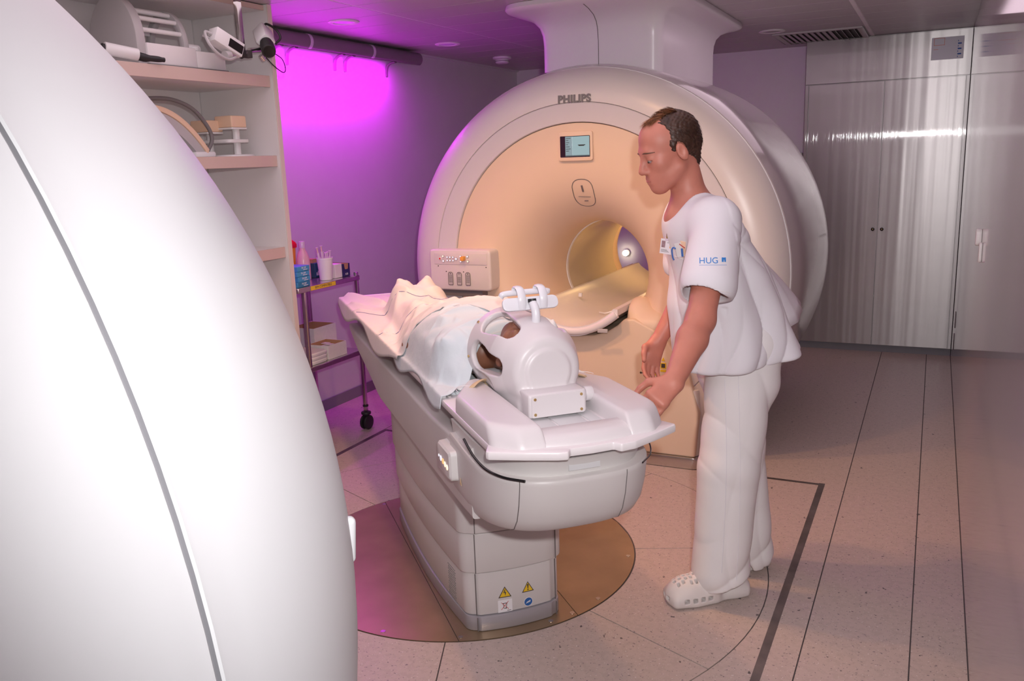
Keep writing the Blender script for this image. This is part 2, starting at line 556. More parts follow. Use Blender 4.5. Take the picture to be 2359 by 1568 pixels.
# ------------------------------------------------------------------ implicit surfaces (for people, cloth and moulded shells)
class Field:
    def __init__(s, lo, hi, h):
        s.lo = np.array(lo, np.float32)
        s.h = h
        n = np.ceil((np.array(hi) - s.lo) / h).astype(int) + 1
        s.n = n
        s.ax = [(s.lo[i] + h * np.arange(n[i])).astype(np.float32) for i in range(3)]
        s.v = np.full(n, 0.25, np.float32)

    def sub(s, lo, hi):
        a = np.clip(np.floor((np.array(lo) - s.lo) / s.h).astype(int), 0, s.n - 1)
        b = np.clip(np.ceil((np.array(hi) - s.lo) / s.h).astype(int) + 1, 1, s.n)
        sl = tuple(slice(a[i], b[i]) for i in range(3))
        if any(b[i] <= a[i] for i in range(3)):
            return None, None
        X = np.meshgrid(s.ax[0][sl[0]], s.ax[1][sl[1]], s.ax[2][sl[2]], indexing='ij')
        return sl, X

    def put(s, sl, d, k, op):
        a = s.v[sl]
        if op == 'sub':
            d = -d
            hh = np.maximum(k - np.abs(a - d), 0) / k
            s.v[sl] = np.maximum(a, d) + hh * hh * k / 4
        else:
            hh = np.maximum(k - np.abs(a - d), 0) / k
            s.v[sl] = np.minimum(a, d) - hh * hh * k / 4

    def cone(s, a, b, ra, rb, k=0.02, op='add', sq=None):
        a, b = np.array(a, float), np.array(b, float)
        m = max(ra, rb) + k + 0.03
        if sq is not None:
            m *= max(sq[1], 1) if len(sq) > 1 else 1
        sl, X = s.sub(np.minimum(a, b) - m, np.maximum(a, b) + m)
        if sl is None:
            return
        ab = b - a
        L2 = ab @ ab
        P = [X[i] - a[i] for i in range(3)]
        t = np.clip((P[0] * ab[0] + P[1] * ab[1] + P[2] * ab[2]) / L2, 0, 1)
        Q = [P[i] - t * ab[i] for i in range(3)]
        if sq is not None:      # (direction, factor): cross-section stretched along a direction
            u = np.array(sq[0], float)
            u /= np.linalg.norm(u)
            pr_ = Q[0] * u[0] + Q[1] * u[1] + Q[2] * u[2]
            c = pr_ * (1 / sq[1] - 1)
            Q = [Q[i] + c * u[i] for i in range(3)]
        d = np.sqrt(Q[0] ** 2 + Q[1] ** 2 + Q[2] ** 2) - (ra + (rb - ra) * t)
        s.put(sl, d.astype(np.float32), k, op)

    def ell(s, c, r, Rm=None, k=0.02, op='add'):
        c = np.array(c, float)
        m = max(r) + k + 0.03
        sl, X = s.sub(c - m, c + m)
        if sl is None:
            return
        P = [X[i] - c[i] for i in range(3)]
        if Rm is not None:      # rows of Rm: local axes in field coordinates
            P = [P[0] * Rm[i][0] + P[1] * Rm[i][1] + P[2] * Rm[i][2] for i in range(3)]
        k0 = np.sqrt(sum((P[i] / r[i]) ** 2 for i in range(3)))
        k1 = np.sqrt(sum((P[i] / r[i] ** 2) ** 2 for i in range(3))) + 1e-9
        s.put(sl, (k0 * (k0 - 1) / k1).astype(np.float32), k, op)

    def rbox(s, c, hs, rr=0.005, Rm=None, k=0.01, op='add'):
        c = np.array(c, float)
        m = float(np.linalg.norm(hs)) + k + 0.02
        sl, X = s.sub(c - m, c + m)
        if sl is None:
            return
        P = [X[i] - c[i] for i in range(3)]
        if Rm is not None:
            P = [P[0] * Rm[i][0] + P[1] * Rm[i][1] + P[2] * Rm[i][2] for i in range(3)]
        q = [np.abs(P[i]) - (hs[i] - rr) for i in range(3)]
        d = np.sqrt(sum(np.maximum(a, 0) ** 2 for a in q)) + np.minimum(np.maximum(np.maximum(q[0], q[1]), q[2]), 0) - rr
        s.put(sl, d.astype(np.float32), k, op)

    def wrinkle(s, fn):
        X = np.meshgrid(*s.ax, indexing='ij')
        s.v += fn(*X).astype(np.float32)

    def mesh(s):
        v = s.v
        v[0], v[-1], v[:, 0], v[:, -1], v[:, :, 0], v[:, :, -1] = 1, 1, 1, 1, 1, 1
        ins = v < 0
        n = s.n
        cnt = np.zeros(n - 1, np.int8)
        corners = [(i, j, k) for i in (0, 1) for j in (0, 1) for k in (0, 1)]

        def S(a, c):
            return a[c[0]:n[0] - 1 + c[0], c[1]:n[1] - 1 + c[1], c[2]:n[2] - 1 + c[2]]
        for c in corners:
            cnt += S(ins, c)
        act = np.argwhere((cnt > 0) & (cnt < 8))
        idx = np.full(n - 1, -1, np.int64)
        idx[act[:, 0], act[:, 1], act[:, 2]] = np.arange(len(act))
        V8 = {c: v[act[:, 0] + c[0], act[:, 1] + c[1], act[:, 2] + c[2]].astype(np.float64) for c in corners}
        acc = np.zeros((len(act), 3))
        num = np.zeros(len(act))
        for c in corners:
            for ax in range(3):
                if c[ax] == 0:
                    e = list(c)
                    e[ax] = 1
                    a, b = V8[c], V8[tuple(e)]
                    cr = (a < 0) != (b < 0)
                    den = a - b
                    t = np.where(cr, a / np.where(np.abs(den) < 1e-12, 1, den), 0)
                    p = np.tile(np.array(c, float), (len(act), 1))
                    p[:, ax] += t
                    acc += p * cr[:, None]
                    num += cr
        P = (act + acc / num[:, None]) * s.h + s.lo
        faces = []
        for ax in range(3):
            o1, o2 = (ax + 1) % 3, (ax + 2) % 3
            sl0 = [slice(1, n[i] - 1) for i in range(3)]
            sl0[ax] = slice(0, n[ax] - 1)
            sl1 = list(sl0)
            sl1[ax] = slice(1, n[ax])
            a, b = ins[tuple(sl0)], ins[tuple(sl1)]
            for flip, msk in ((False, a & ~b), (True, ~a & b)):
                w = np.argwhere(msk)
                if not len(w):
                    continue
                w = w + np.array([0 if i == ax else 1 for i in range(3)])

                def id_(d1, d2):
                    q = w.copy()
                    q[:, o1] -= d1
                    q[:, o2] -= d2
                    return idx[q[:, 0], q[:, 1], q[:, 2]]
                f = np.stack([id_(1, 1), id_(0, 1), id_(0, 0), id_(1, 0)], 1)
                faces.append(f[:, ::-1] if flip else f)
        return P, np.concatenate(faces)

    def build(s, name, m, parent=None, smooth=2, xf=None):
        P, Fc = s.mesh()
        for _ in range(smooth):     # light Laplacian smoothing
            A = np.zeros_like(P)
            N = np.zeros(len(P))
            for i in range(4):
                j = (i + 1) % 4
                np.add.at(A, Fc[:, i], P[Fc[:, j]])
                np.add.at(A, Fc[:, j], P[Fc[:, i]])
                np.add.at(N, Fc[:, i], 1)
                np.add.at(N, Fc[:, j], 1)
            P = P * 0.5 + A / np.maximum(N, 1)[:, None] * 0.5
        if xf is not None:
            P = xf(P)
        me = bpy.data.meshes.new(name)
        me.vertices.add(len(P))
        me.vertices.foreach_set('co', P.astype(np.float32).ravel())
        me.loops.add(len(Fc) * 4)
        me.loops.foreach_set('vertex_index', Fc.astype(np.int32).ravel())
        me.polygons.add(len(Fc))
        me.polygons.foreach_set('loop_start', np.arange(0, len(Fc) * 4, 4, dtype=np.int32))
        me.polygons.foreach_set('loop_total', np.full(len(Fc), 4, dtype=np.int32))
        me.update(calc_edges=True)
        me.validate()
        me.polygons.foreach_set('use_smooth', [True] * len(me.polygons))
        for q in (m if isinstance(m, (list, tuple)) else [m]):
            me.materials.append(MT[q])
        return link(bpy.data.objects.new(name, me), parent)


def bvh_of(o):
    me = o.data
    return BVHTree.FromPolygons([v.co.copy() for v in me.vertices], [tuple(p.vertices) for p in me.polygons])


def drape(me, bvh, direction, lift=0.0012, far=0.5):
    """lay a flat decal mesh onto a surface along a direction"""
    d = Vector(direction).normalized()
    for v in me.vertices:
        hit = bvh.ray_cast(v.co - d * far, d, 2.0)
        if hit[0] is not None:
            v.co = hit[0] - d * lift
    me.update()

# ================================================================== the room
XL, XR, YB, YF, ZC = -3.58, 0.18, 7.55, -1.7, 2.40
C0 = Vector((-1.68, 2.90, 0.0))          # turning point of the table, centre of the round floor plate
TA = R(-45)                              # table is turned 45 degrees


def slab(name, x0, x1, y0, y1, z0, z1, m, parent=None):
    return obj(name, box(B(), x0, x1, y0, y1, z0, z1), m, parent, smooth=False)


floor = struct(slab('floor', XL - .1, XR + .1, YF - .1, YB + .1, -0.06, -0.004, 'joint_dark'))
wall_left = struct(slab('wall_left', XL - .1, XL, YF - .1, YB + .1, -0.06, ZC + .08, 'wall_laminate'))
wall_right = struct(slab('wall_right', XR, XR + .1, YF - .1, YB + .1, -0.06, ZC + .08, 'wall_gloss'))
wall_back = struct(slab('wall_back', XL, XR, YB, YB + .1, -0.06, ZC + .08, 'wall_laminate'))
wall_front = struct(slab('wall_front', XL, XR, YF - .1, YF, -0.06, ZC + .08, 'wall_laminate'))
ceiling = struct(slab('ceiling', XL - .1, XR + .1, YF - .1, YB + .1, ZC + .0010, ZC + .08, 'ceiling_line'))
struct(slab('baseboard_left', XL, XL + .012, 3.6, YB, 0.0, 0.075, 'baseboard'))
struct(slab('baseboard_back', XL + .012, -0.95, YB - .012, YB, 0.0, 0.075, 'baseboard'))

# floor panels -----------------------------------------------------------
G = 0.0022                    # half joint
RP, RC, HF = 0.700, 1.215, 1.255


def fpanel(poly, m='floor_vinyl', z1=0.0, z0=-0.0035, name='floor_panel'):
    o = obj(name, prism(B(), poly, z0, z1), m, floor, smooth=False)
    return o


def arc(r_, a0, a1, n=16):
    return [(C0.x + r_ * math.cos(R(a0 + (a1 - a0) * k / n)), C0.y + r_ * math.sin(R(a0 + (a1 - a0) * k / n))) for k in range(n + 1)]


for k in range(8):
    a0 = 22.8 + 45 * k - 45
    ga, gb = math.degrees(G / RP), math.degrees(G / RC)
    fpanel(arc(RP + .003, a0 + ga, a0 + 45 - ga) + arc(RC - G, a0 + 45 - gb, a0 + gb))
X0, X1, Y0, Y1 = C0.x - HF, C0.x + HF, C0.y - HF, C0.y + HF
for k, (cx, cy) in enumerate(((X1, Y1), (X0, Y1), (X0, Y0), (X1, Y0))):
    a0 = 90 * k
    e0 = {0: (X1, C0.y), 1: (C0.x, Y1), 2: (X0, C0.y), 3: (C0.x, Y0)}[k]
    e1 = {0: (C0.x, Y1), 1: (X0, C0.y), 2: (C0.x, Y0), 3: (X1, C0.y)}[k]
    g = math.degrees(G / RC)
    a = arc(RC + G, a0 + 90 - g, a0 + g, 24)
    fpanel([e0, (cx, cy), e1] + a)
SW = 0.028
for x0, x1, y0, y1 in ((X1, X1 + SW, Y0 - SW, Y1 + SW), (X0 - SW, X0, Y0 - SW, Y1 + SW), (X0, X1, Y1, Y1 + SW * .8), (X0, X1, Y0 - SW * .8, Y0)):
    fpanel([(x0, y0), (x1, y0), (x1, y1), (x0, y1)], 'strip_metal', 0.0012, name='floor_strip')


def frect(x0, x1, y0, y1):
    fpanel([(x0 + G, y0 + G), (x1 - G, y0 + G), (x1 - G, y1 - G), (x0 + G, y1 - G)])


frect(XR - .165, XR, YF, YB)
frect(-0.305, XR - .165, YF, YB)
fpanel([(X1 + SW, Y0 - SW), (-0.305 - G, Y0 - SW), (-0.305 - G, Y1 + SW * .8 + G), (X1 + SW, Y1 + SW * .8 + G)])
frect(X0 - SW, -0.305, Y1 + SW * .8, YB)
frect(X0 - SW, -0.305, YF, Y0 - SW * .8)
frect(XL, X0 - SW, YF, 2.0)
frect(XL, X0 - SW, 2.0, 5.2)
frect(XL, X0 - SW, 5.2, YB)

# round bronze plate under the table (in table frame)
plate = thing('floor_turntable_plate', 'round bronze metal floor plate under the patient table', 'floor plate', (C0.x, C0.y, -0.003), TA)
PR = 0.697


def plate_seg(n0, n1, cnt=40):
    pts = []
    for k in range(cnt + 1):
        n = n0 + (n1 - n0) * k / cnt
        pts.append((math.sqrt(max(PR * PR - n * n, 0)), n))
    for k in range(cnt + 1):
        n = n1 + (n0 - n1) * k / cnt
        pts.append((-math.sqrt(max(PR * PR - n * n, 0)), n))
    out = [pts[0]]
    for p in pts[1:]:
        if (Vector(p) - Vector(out[-1])).length > 1e-4:
            out.append(p)
    if (Vector(out[0]) - Vector(out[-1])).length < 1e-4:
        out.pop()
    return out


for n0, n1 in ((-PR, -.2215), (-.2190, .2190), (.2215, PR)):
    obj('plate_panel', prism(B(), plate_seg(n0, n1), 0, 0.004), 'bronze_plate', plate, smooth=False)
for a in (18, 62, 98, 140, 200, 232, 262, 298, 318, 342, 380 - 20 + 10, 30 + 360):
    bm = B()
    cyl(bm, (0.672 * math.cos(R(a)), 0.672 * math.sin(R(a)), 0.003), (0.672 * math.cos(R(a)), 0.672 * math.sin(R(a)), 0.0052), 0.009, seg=14)
    obj('screw', bm, 'steel', plate)

# ceiling panels ------------------------------------------------------------
ys = [YF]
while ys[-1] < YB - 0.2:
    ys.append(ys[-1] + 0.305)
ys[-1] = YB
_shift = 0.083
ys = [YF] + [y + _shift for y in ys[1:-1]] + [YB]
for x0, x1 in ((XL, -2.758), (-2.750, -0.497), (-0.470, XR)):
    for y0, y1 in zip(ys[:-1], ys[1:]):
        slab('ceiling_panel', x0 + .0015, x1 - .0015, y0 + .003, y1 - .003, ZC, ZC + .0009, 'ceiling_metal', ceiling)
slab('ceiling_strip', -0.4945, -0.4725, YF, YB, ZC - .002, ZC + .0009, 'ceiling_line', ceiling)
# an edge trim along the left wall
slab('ceiling_strip', XL, XL + .02, 3.6, YB, ZC - .012, ZC, 'wall_laminate', ceiling)


def downlight(x, y, label, glow):
    t = thing('ceiling_downlight', label, 'ceiling light', (x, y, ZC), 0)
    obj('trim_ring', lathe(B(), [(0.062, 0.0), (0.088, 0.0), (0.090, -0.004), (0.080, -0.009), (0.062, -0.007), (0.058, 0.0)], seg=36), 'ceiling_line', t)
    obj('lens', lathe(B(), [(0.0605, 0.0), (0.0605, -0.003), (0.05, -0.0055), (0.0005, -0.0065)], seg=36, capend=True), glow, t)


downlight(-3.10, 4.25, 'round recessed downlight glowing purple above the wall rail', 'purple_glow')
downlight(-3.12, 5.47, 'small round recessed downlight beyond the end of the wall rail', 'purple_glow')
downlight(-1.08, 6.42, 'unlit round recessed downlight beside the ceiling air vent', 'plastic_grey')
sd = thing('smoke_detector', 'white round smoke detector on the ceiling near the back corner', 'smoke detector', (-3.19, 6.46, ZC))
obj('base', lathe(B(), [(0.001, 0), (0.075, 0), (0.075, -0.012), (0.06, -0.02)], seg=32, capend=True), 'plastic_white', sd)
obj('sensor_head', lathe(B(), [(0.05, -0.019), (0.056, -0.026), (0.052, -0.045), (0.035, -0.052)], seg=32, capstart=True, capend=True), 'plastic_white', sd)
obj('smoke_slot', lathe(B(), [(0.0565, -0.030), (0.0565, -0.034)], seg=32), 'ink_grey', sd)
av = thing('ceiling_vent', 'rectangular slatted air vent in the ceiling above the cupboard', 'air vent', (-0.81, 6.92, ZC))
bm = B()
for a in ((-.30, .30, -.34, -.30), (-.30, .30, .30, .34), (-.30, -.26, -.30, .30), (.26, .30, -.30, .30)):
    box(bm, a[0], a[1], a[2], a[3], -0.012, 0.0)
obj('vent_frame', bm, 'ceiling_metal', av, bevel=0.003, seg=1)
slab('vent_back', -.26, .26, -.30, .30, -0.002, -0.0005, 'ink_dark', av)
for k in range(13):
    x = -.24 + .04 * k
    Mx = Matrix.Translation((x, 0, -0.008)) @ Matrix.Rotation(R(14 if k < 9 else 55), 4, 'Y')
    obj('slat', box(B(), -.015, .015, -.30, .30, -0.001, 0.001, Mx), 'ceiling_metal', av, smooth=False)

# flush fittings on the glossy right wall
for y, z, dy, dz, x in ((3.93, 1.225, .020, .034, -.022), (3.83, 1.175, .016, .040, -.012)):
    p = [(y + a, z + b) for a, b in rrect(-dy, dy, -dz, dz, dy * .98, 8)]
    o = obj('wall_pull', prism(B(), p, x, 0, 'yz', Matrix.Translation((XR, 0, 0))), 'plastic_white', wall_right, bevel=.004)
for y, z in ((6.59, .40), (6.62, .24)):
    bm = B()
    tube(bm, [(XR - .001, y + a, z + b) for a, b in rrect(-.05, .05, -.055, .055, .045, 8)], .002, 6, closed=True)
    obj('flush_ring', bm, 'ink_grey', wall_right)

# ------------------------------------------------------------------ built-in cupboard
cb = thing('built_in_cupboard', 'tall glossy grey built-in cupboard with two doors', 'cupboard', (-0.385, 7.375, 0))
YF_ = 7.20 - 7.375
obj('carcass', box(B(), -.565, .563, YF_ + .022, .172, 0.055, 2.398), 'cupboard', cb, smooth=False)
obj('plinth', box(B(), -.565, .563, YF_ + .03, .172, 0.0, 0.055), 'baseboard', cb, smooth=False)
obj('header_panel', box(B(), -.565, .563, YF_, YF_ + .021, 2.076, 2.392), 'cupboard', cb, bevel=.0015, seg=1)
obj('side_panel', box(B(), -.565, -.540, YF_, YF_ + .021, 0.058, 2.072), 'cupboard', cb, bevel=.0015, seg=1)
obj('side_panel', box(B(), .541, .563, YF_, YF_ + .021, 0.058, 2.072), 'cupboard', cb, bevel=.0015, seg=1)
for x0, x1, kx in ((-.536, -.002, -.030), (.002, .537, .034)):
    d = obj('door', box(B(), x0, x1, YF_, YF_ + .021, 0.060, 2.070), 'cupboard', cb, bevel=.0015, seg=1)
    k = obj('knob', lathe(B(), [(.0115, 0), (.0115, -.003), (.006, -.006), (.006, -.014), (.013, -.017), (.013, -.024), (.005, -.027)], (kx, YF_, .972), 'y', 20, True, True), 'gloss_black', d)
    obj('knob_cap', lathe(B(), [(.0045, -.0272), (.003, -.0285)], (kx, YF_, .972), 'y', 14, True, True), 'brass', d)
sg = obj('sign', box(B(), .30, .51, YF_ - .0015, YF_ - .0002, 2.19, 2.345), 'label_blue_pale', cb, smooth=False)
bm = B()
for a in ((.315, .385, 2.338, 2.3405), (.315, .385, 2.29, 2.2925), (.315, .3175, 2.29, 2.34), (.3825, .385, 2.29, 2.34), (.315, .345, 2.262, 2.2645)):
    box(bm, a[0], a[1], YF_ - .0023, YF_ - .0014, a[2], a[3])
obj('sign_outline', bm, 'ink_orange', sg, smooth=False)
bm = B()
for k in range(7):
    box(bm, .47, .474 + .02 * (k % 2), YF_ - .0023, YF_ - .0014, 2.20 + .018 * k, 2.21 + .018 * k)
obj('sign_print', bm, 'ink_blue', sg, smooth=False)
# small wall dispenser between scanner and cupboard
wd = thing('wall_dispenser', 'small white dispenser with dark top on the back wall beside the cupboard', 'dispenser', (-1.035, 7.50, 1.44))
obj('housing', box(B(), -.05, .05, -.03, .045, -.09, .10), 'plastic_white', wd, bevel=.012)
obj('top_lid', box(B(), -.055, .045, -.035, .045, .101, .125), 'plastic_grey', wd, bevel=.004)
obj('nozzle', cyl(B(), (.0, -.045, .06), (.0, -.045, .0), .008), 'ink_dark', wd)

# ------------------------------------------------------------------ wall rail with mood light
rail = thing('wall_rail', 'long grey curved light rail under the ceiling along the purple wall', 'light rail', (XL, 4.63, 2.34))
Y_A, Y_B = 3.60 - 4.63, 5.66 - 4.63


def pelmet(r0, r1, ya, yb):
    bm = B()
    outer = [(.10 + .055 * math.cos(R(a)), -.012 + r0 * math.sin(R(a))) for a in range(-50, 91, 10)]
    pts = [(.10 + r0 * .8 * math.cos(R(a)), r0 * math.sin(R(a))) for a in range(-75, 96, 9)]
    pts += [(.10 + r1 * .8 * math.cos(R(a)), r1 * math.sin(R(a))) for a in range(96, -75, -9)]
    loops = [[(x, y, z) for x, z in pts] for y in (ya, yb)]
    return loft(bm, loops)


obj('rail_cover', pelmet(.043, .038, Y_A, Y_B), 'rail_grey', rail)
obj('rail_back', box(B(), .001, .10, Y_A, Y_B, .030, .045), 'rail_grey', rail, smooth=False)
for y in (4.39 - 4.63, 5.05 - 4.63):
    obj('rail_clip', pelmet(.046, .0435, y - .012, y + .012), 'rail_clip', rail)
for y in (4.17, 4.30, 4.77, 4.88, 5.37):
    yy = y - 4.63
    bm = B()
    P = smooth_path([(.004, yy, -.135), (.006, yy, -.10), (.016, yy, -.065), (.045, yy, -.045), (.085, yy, -.040)], 5)
    tube(bm, P, [.014 + .004 * k / len(P) for k in range(len(P))], 8, flat=.35, up=(0, 0, 1))
    obj('hook', bm, 'rail_grey', rail)

# ------------------------------------------------------------------ shelf unit
su = thing('shelf_unit', 'open white shelf unit with beige boards against the left wall', 'shelf', (-3.32, 2.3, 0))
ox, oy = -3.32, 2.3


def sbox(name, x0, x1, y0, y1, z0, z1, m, bev=.002):
    return obj(name, box(B(), x0 - ox, x1 - ox, y0 - oy, y1 - oy, z0, z1), m, su, bevel=bev, seg=1)


sbox('back_panel', XL + .002, XL + .012, .9, 3.558, 0.03, 2.395, 'shelf_white')
sbox('end_panel', XL + .002, -3.062, 3.560, 3.588, 0.0, 2.398, 'shelf_white')
sbox('edge_strip', -3.061, -3.055, 3.559, 3.589, 0.0, 2.398, 'shelf_edge', .001)
sbox('end_panel', XL + .002, -3.062, .87, .898, 0.0, 2.398, 'shelf_white')
for z1 in (2.395, 2.056, 1.660, 1.187, 0.72, 0.10):
    sbox('shelf_board', XL + .013, -3.085, .90, 3.559, z1 - (.025 if z1 > 2.3 else .052), z1, 'shelf_white')
    sbox('board_edge', -3.0845, -3.079, .90, 3.559, z1 - (.025 if z1 > 2.3 else .056), z1 + .0, 'shelf_beige', .001)

# ================================================================== MR scanner
AX = -1.667
mr = thing('mri_scanner', 'large beige tunnel scanner with round orange-lit face and screen', 'scanner', (AX, 5.1, 0))
OY = 5.1


def ring_loft(bm, prof, seg=112, cap0=False, cap1=False):
    loops = []
    for r_, y, cz in prof:
        loops.append([(r_ * math.cos(2 * PI * k / seg), y - OY, cz + r_ * math.sin(2 * PI * k / seg)) for k in range(seg)])
    return loft(bm, loops, cap0, cap1)


face_prof = [(.733, 4.215, 1.035), (.733, 4.200, 1.035), (.730, 4.197, 1.035), (.64, 4.196, 1.032), (.56, 4.203, 1.020), (.50, 4.217, 1.008), (.45, 4.24, .996),
             (.41, 4.27, .986), (.375, 4.31, .977), (.345, 4.355, .970), (.322, 4.40, .965), (.305, 4.45, .961), (.293, 4.51, .960), (.287, 4.58, .960), (.286, 4.72, .960)]
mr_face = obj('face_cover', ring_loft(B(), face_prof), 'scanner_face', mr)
obj('bezel_ring', clip_below(ring_loft(B(), [(.736, 4.214, 1.035), (.736, 4.192, 1.035), (.74, 4.187, 1.034), (.848, 4.184, 1.017), (.852, 4.188, 1.017)]), .05), 'scanner_bezel', mr)
obj('front_shell', clip_below(ring_loft(B(), [(.853, 4.190, 1.017), (.856, 4.185, 1.016), (.90, 4.188, 1.010), (.95, 4.199, 1.003), (.99, 4.216, .997), (1.025, 4.243, .991), (1.05, 4.276, .987), (1.060, 4.296, .985)]), .05), 'scanner_shell', mr)
obj('shell_seam', clip_below(ring_loft(B(), [(1.060, 4.296, .985), (1.053, 4.299, .985), (1.053, 4.305, .984), (1.063, 4.306, .984)]), .05), 'ceiling_line', mr)  # seam groove in a pale colour that stands in for its highlight
obj('barrel_shell', clip_below(ring_loft(B(), [(1.063, 4.307, .984), (1.067, 4.309, .984), (1.086, 4.36, .979), (1.098, 4.43, .973), (1.104, 4.52, .970), (1.106, 4.64, .968), (1.106, 5.40, .968), (1.10, 5.56, .969), (1.08, 5.70, .972), (1.04, 5.82, .978), (.98, 5.92, .986), (.90, 5.99, .99), (.78, 6.02, 1.0), (.46, 6.02, .97)]), .05), 'barrel_gloss', mr)
obj('bore_ring', ring_loft(B(), [(.2855, 4.719, .960), (.281, 4.722, .960), (.281, 4.745, .960), (.2855, 4.748, .960)]), 'plastic_white', mr)
obj('bore_liner', ring_loft(B(), [(.2855, 4.746, .960), (.2855, 5.30, .960), (.2855, 5.55, .960)]), 'bore_liner', mr)
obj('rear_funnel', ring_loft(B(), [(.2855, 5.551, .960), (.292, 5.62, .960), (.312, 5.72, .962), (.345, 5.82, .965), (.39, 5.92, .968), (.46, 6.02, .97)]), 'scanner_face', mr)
# screen
sc = obj('screen_frame', prism(B(), rrect(-.095, .093, 1.578, 1.726, .014), 4.184 - OY, 4.205 - OY, 'xz'), 'scanner_face', mr, bevel=.004)
obj('screen', prism(B(), rrect(-.083, .080, 1.597, 1.703, .004), 4.1825 - OY, 4.190 - OY, 'xz'), 'screen_dark', sc, smooth=False)
obj('display', box(B(), -.054, .077, 4.1815 - OY, 4.183 - OY, 1.602, 1.700), 'screen_glass', sc, smooth=False)
obj('display_pane', box(B(), -.053, -.016, 4.1805 - OY, 4.182 - OY, 1.603, 1.699), 'screen_pane', sc, smooth=False)
bm = B()
for k, w in enumerate((.026, .014, .018, .012, .020, .026, .016)):
    box(bm, -.050, -.050 + w, 4.1798 - OY, 4.1806 - OY, 1.690 - .0105 * k, 1.6925 - .0105 * k)
for x0, x1, z in ((.016, .056, 1.655), (.02, .05, 1.652)):
    box(bm, x0, x1, 4.1798 - OY, 4.1806 - OY, z, z + .0035)
box(bm, -.053, .077, 4.1798 - OY, 4.1806 - OY, 1.603, 1.606)
obj('display_text', bm, 'screen_text', sc, smooth=False)
# maker's lettering and laser mark
def lay_y(o_bvh, me, lift=.0012):
    drape(me, o_bvh, (0, 1, 0), lift, 1.5)


shell = [c for c in mr.children if c.name.startswith('front_shell')][0]
bv = bvh_of(shell)
text_obj('lettering', 'PHILIPS', .052, 'ink_grey', frame((-.001, 4.1825 - OY, 1.884), (1, 0, 0), (0, .06, 1)), mr, extrude=.002, offset=.0022, space=1.08)
bvf = bvh_of(mr_face)


def face_line(pts, r_, m, name='laser_mark', closed=True):
    P = []
    for x, z in pts:
        h = bvf.ray_cast(Vector((x, 3.5 - OY, z)), Vector((0, 1, 0)), 3)
        P.append(h[0] - Vector((0, .0005, 0)))
    return obj(name, tube(B(), P, r_, 6, closed=closed), m, mr)


face_line([(.012 + a, 1.412 + b) for a, b in rrect(-.058, .058, -.072, .072, .055, 8)], .0022, 'seam_dark', 'mark_outline')
face_line([(.010, 1.452), (.011, 1.420)], .0055, 'seam_dark', closed=False)
face_line([(-.022, 1.393), (.046, 1.391)], .0012, 'seam_dark', closed=False)
face_line([(.004, 1.370), (.024, 1.370)], .0035, 'seam_dark', closed=False)

# lower front cover, plinth
lc = [(-.62, .065), (.64, .065), (.655, .30), (.60, .52), (.50, .655), (.42, .725), (.315, .775), (.262, .770), (.225, .735), (.17, .700), (.09, .675), (0, .668), (-.09, .675), (-.17, .700), (-.225, .735), (-.262, .770), (-.315, .775), (-.42, .725), (-.50, .655), (-.60, .52), (-.64, .30)]
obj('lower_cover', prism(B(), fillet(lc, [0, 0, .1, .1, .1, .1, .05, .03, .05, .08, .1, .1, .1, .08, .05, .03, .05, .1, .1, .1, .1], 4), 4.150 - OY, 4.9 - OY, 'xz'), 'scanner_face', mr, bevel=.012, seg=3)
for s in (-1, 1):
    f_ = Field((min(s * .20, s * .66), 4.05 - OY, .52), (max(s * .20, s * .66), 4.42 - OY, .92), .006)
    f_.ell((s * .375, 4.255 - OY, .735), (.13, .10, .072), None, .03)
    f_.ell((s * .300, 4.32 - OY, .790), (.07, .11, .075), None, .06)
    f_.ell((s * .47, 4.24 - OY, .68), (.12, .07, .07), None, .06)
    f_.ell((0, 4.3 - OY, .90), (.262, .5, .125), None, .012, 'sub')
    f_.rbox((0, 4.3 - OY, .77), (.258, .5, .10), .01, None, .012, 'sub')
    f_.build('dock_cheek', 'scanner_face', mr, smooth=2)
pl = fillet([(-.62, 4.142), (.655, 4.142), (.70, 4.30), (.70, 5.9), (-.70, 5.9), (-.70, 4.30)], [.05, .05, .05, .1, .1, .05])
obj('plinth', prism(B(), [(x, y - OY) for x, y in pl], 0.002, .064), 'steel', mr, bevel=.006)
obj('lower_body', prism(B(), [(x * .98, y - OY + .012) for x, y in pl], .064, .42), 'scanner_shell', mr, bevel=.01)
# tray inside the bore
tr = []
for y in (4.085, 4.10, 4.4, 5.0, 5.6, 5.95):
    top = [(x, .815 - .085 * (1 - (x / .215) ** 2)) for x in np.linspace(-.215, .215, 15)]
    lp = [(-.252, .80), (-.252, .832), (-.228, .834)] + top + [(.228, .834), (.252, .832), (.252, .80)] + [(x, .795 - .115 * (1 - (x / .24) ** 2) + .0) for x in np.linspace(.24, -.24, 13)]
    tr.append([(x, y - OY, z) for x, z in lp])
tray = obj('bore_tray', loft(B(), tr), 'table_white', mr)
lp = [(x, 4.090 - OY, .812 - .108 * (1 - (x / .25) ** 2)) for x in np.linspace(-.243, .243, 25)]
obj('tray_lip', tube(B(), lp, .0165, 12, flat=1.25), 'table_white', tray)
for s in (-1, 1):
    obj('tray_rail', box(B(), s * .268 - .014, s * .268 + .014, 4.26 - OY, 5.95 - OY, .800, .826), 'bore_liner', mr, bevel=.003)
obj('tray_latch', box(B(), .15, .205, 4.061 - OY, 4.070 - OY, .712, .732, Matrix.Identity(4)), 'plastic_grey', tray, bevel=.002)
obj('tray_cable', tube(B(), smooth_path([(.02, 4.45 - OY, .745), (.08, 4.40 - OY, .752), (.15, 4.43 - OY, .778), (.19, 4.50 - OY, .80)], 8), .004, 8), 'plastic_white', tray)
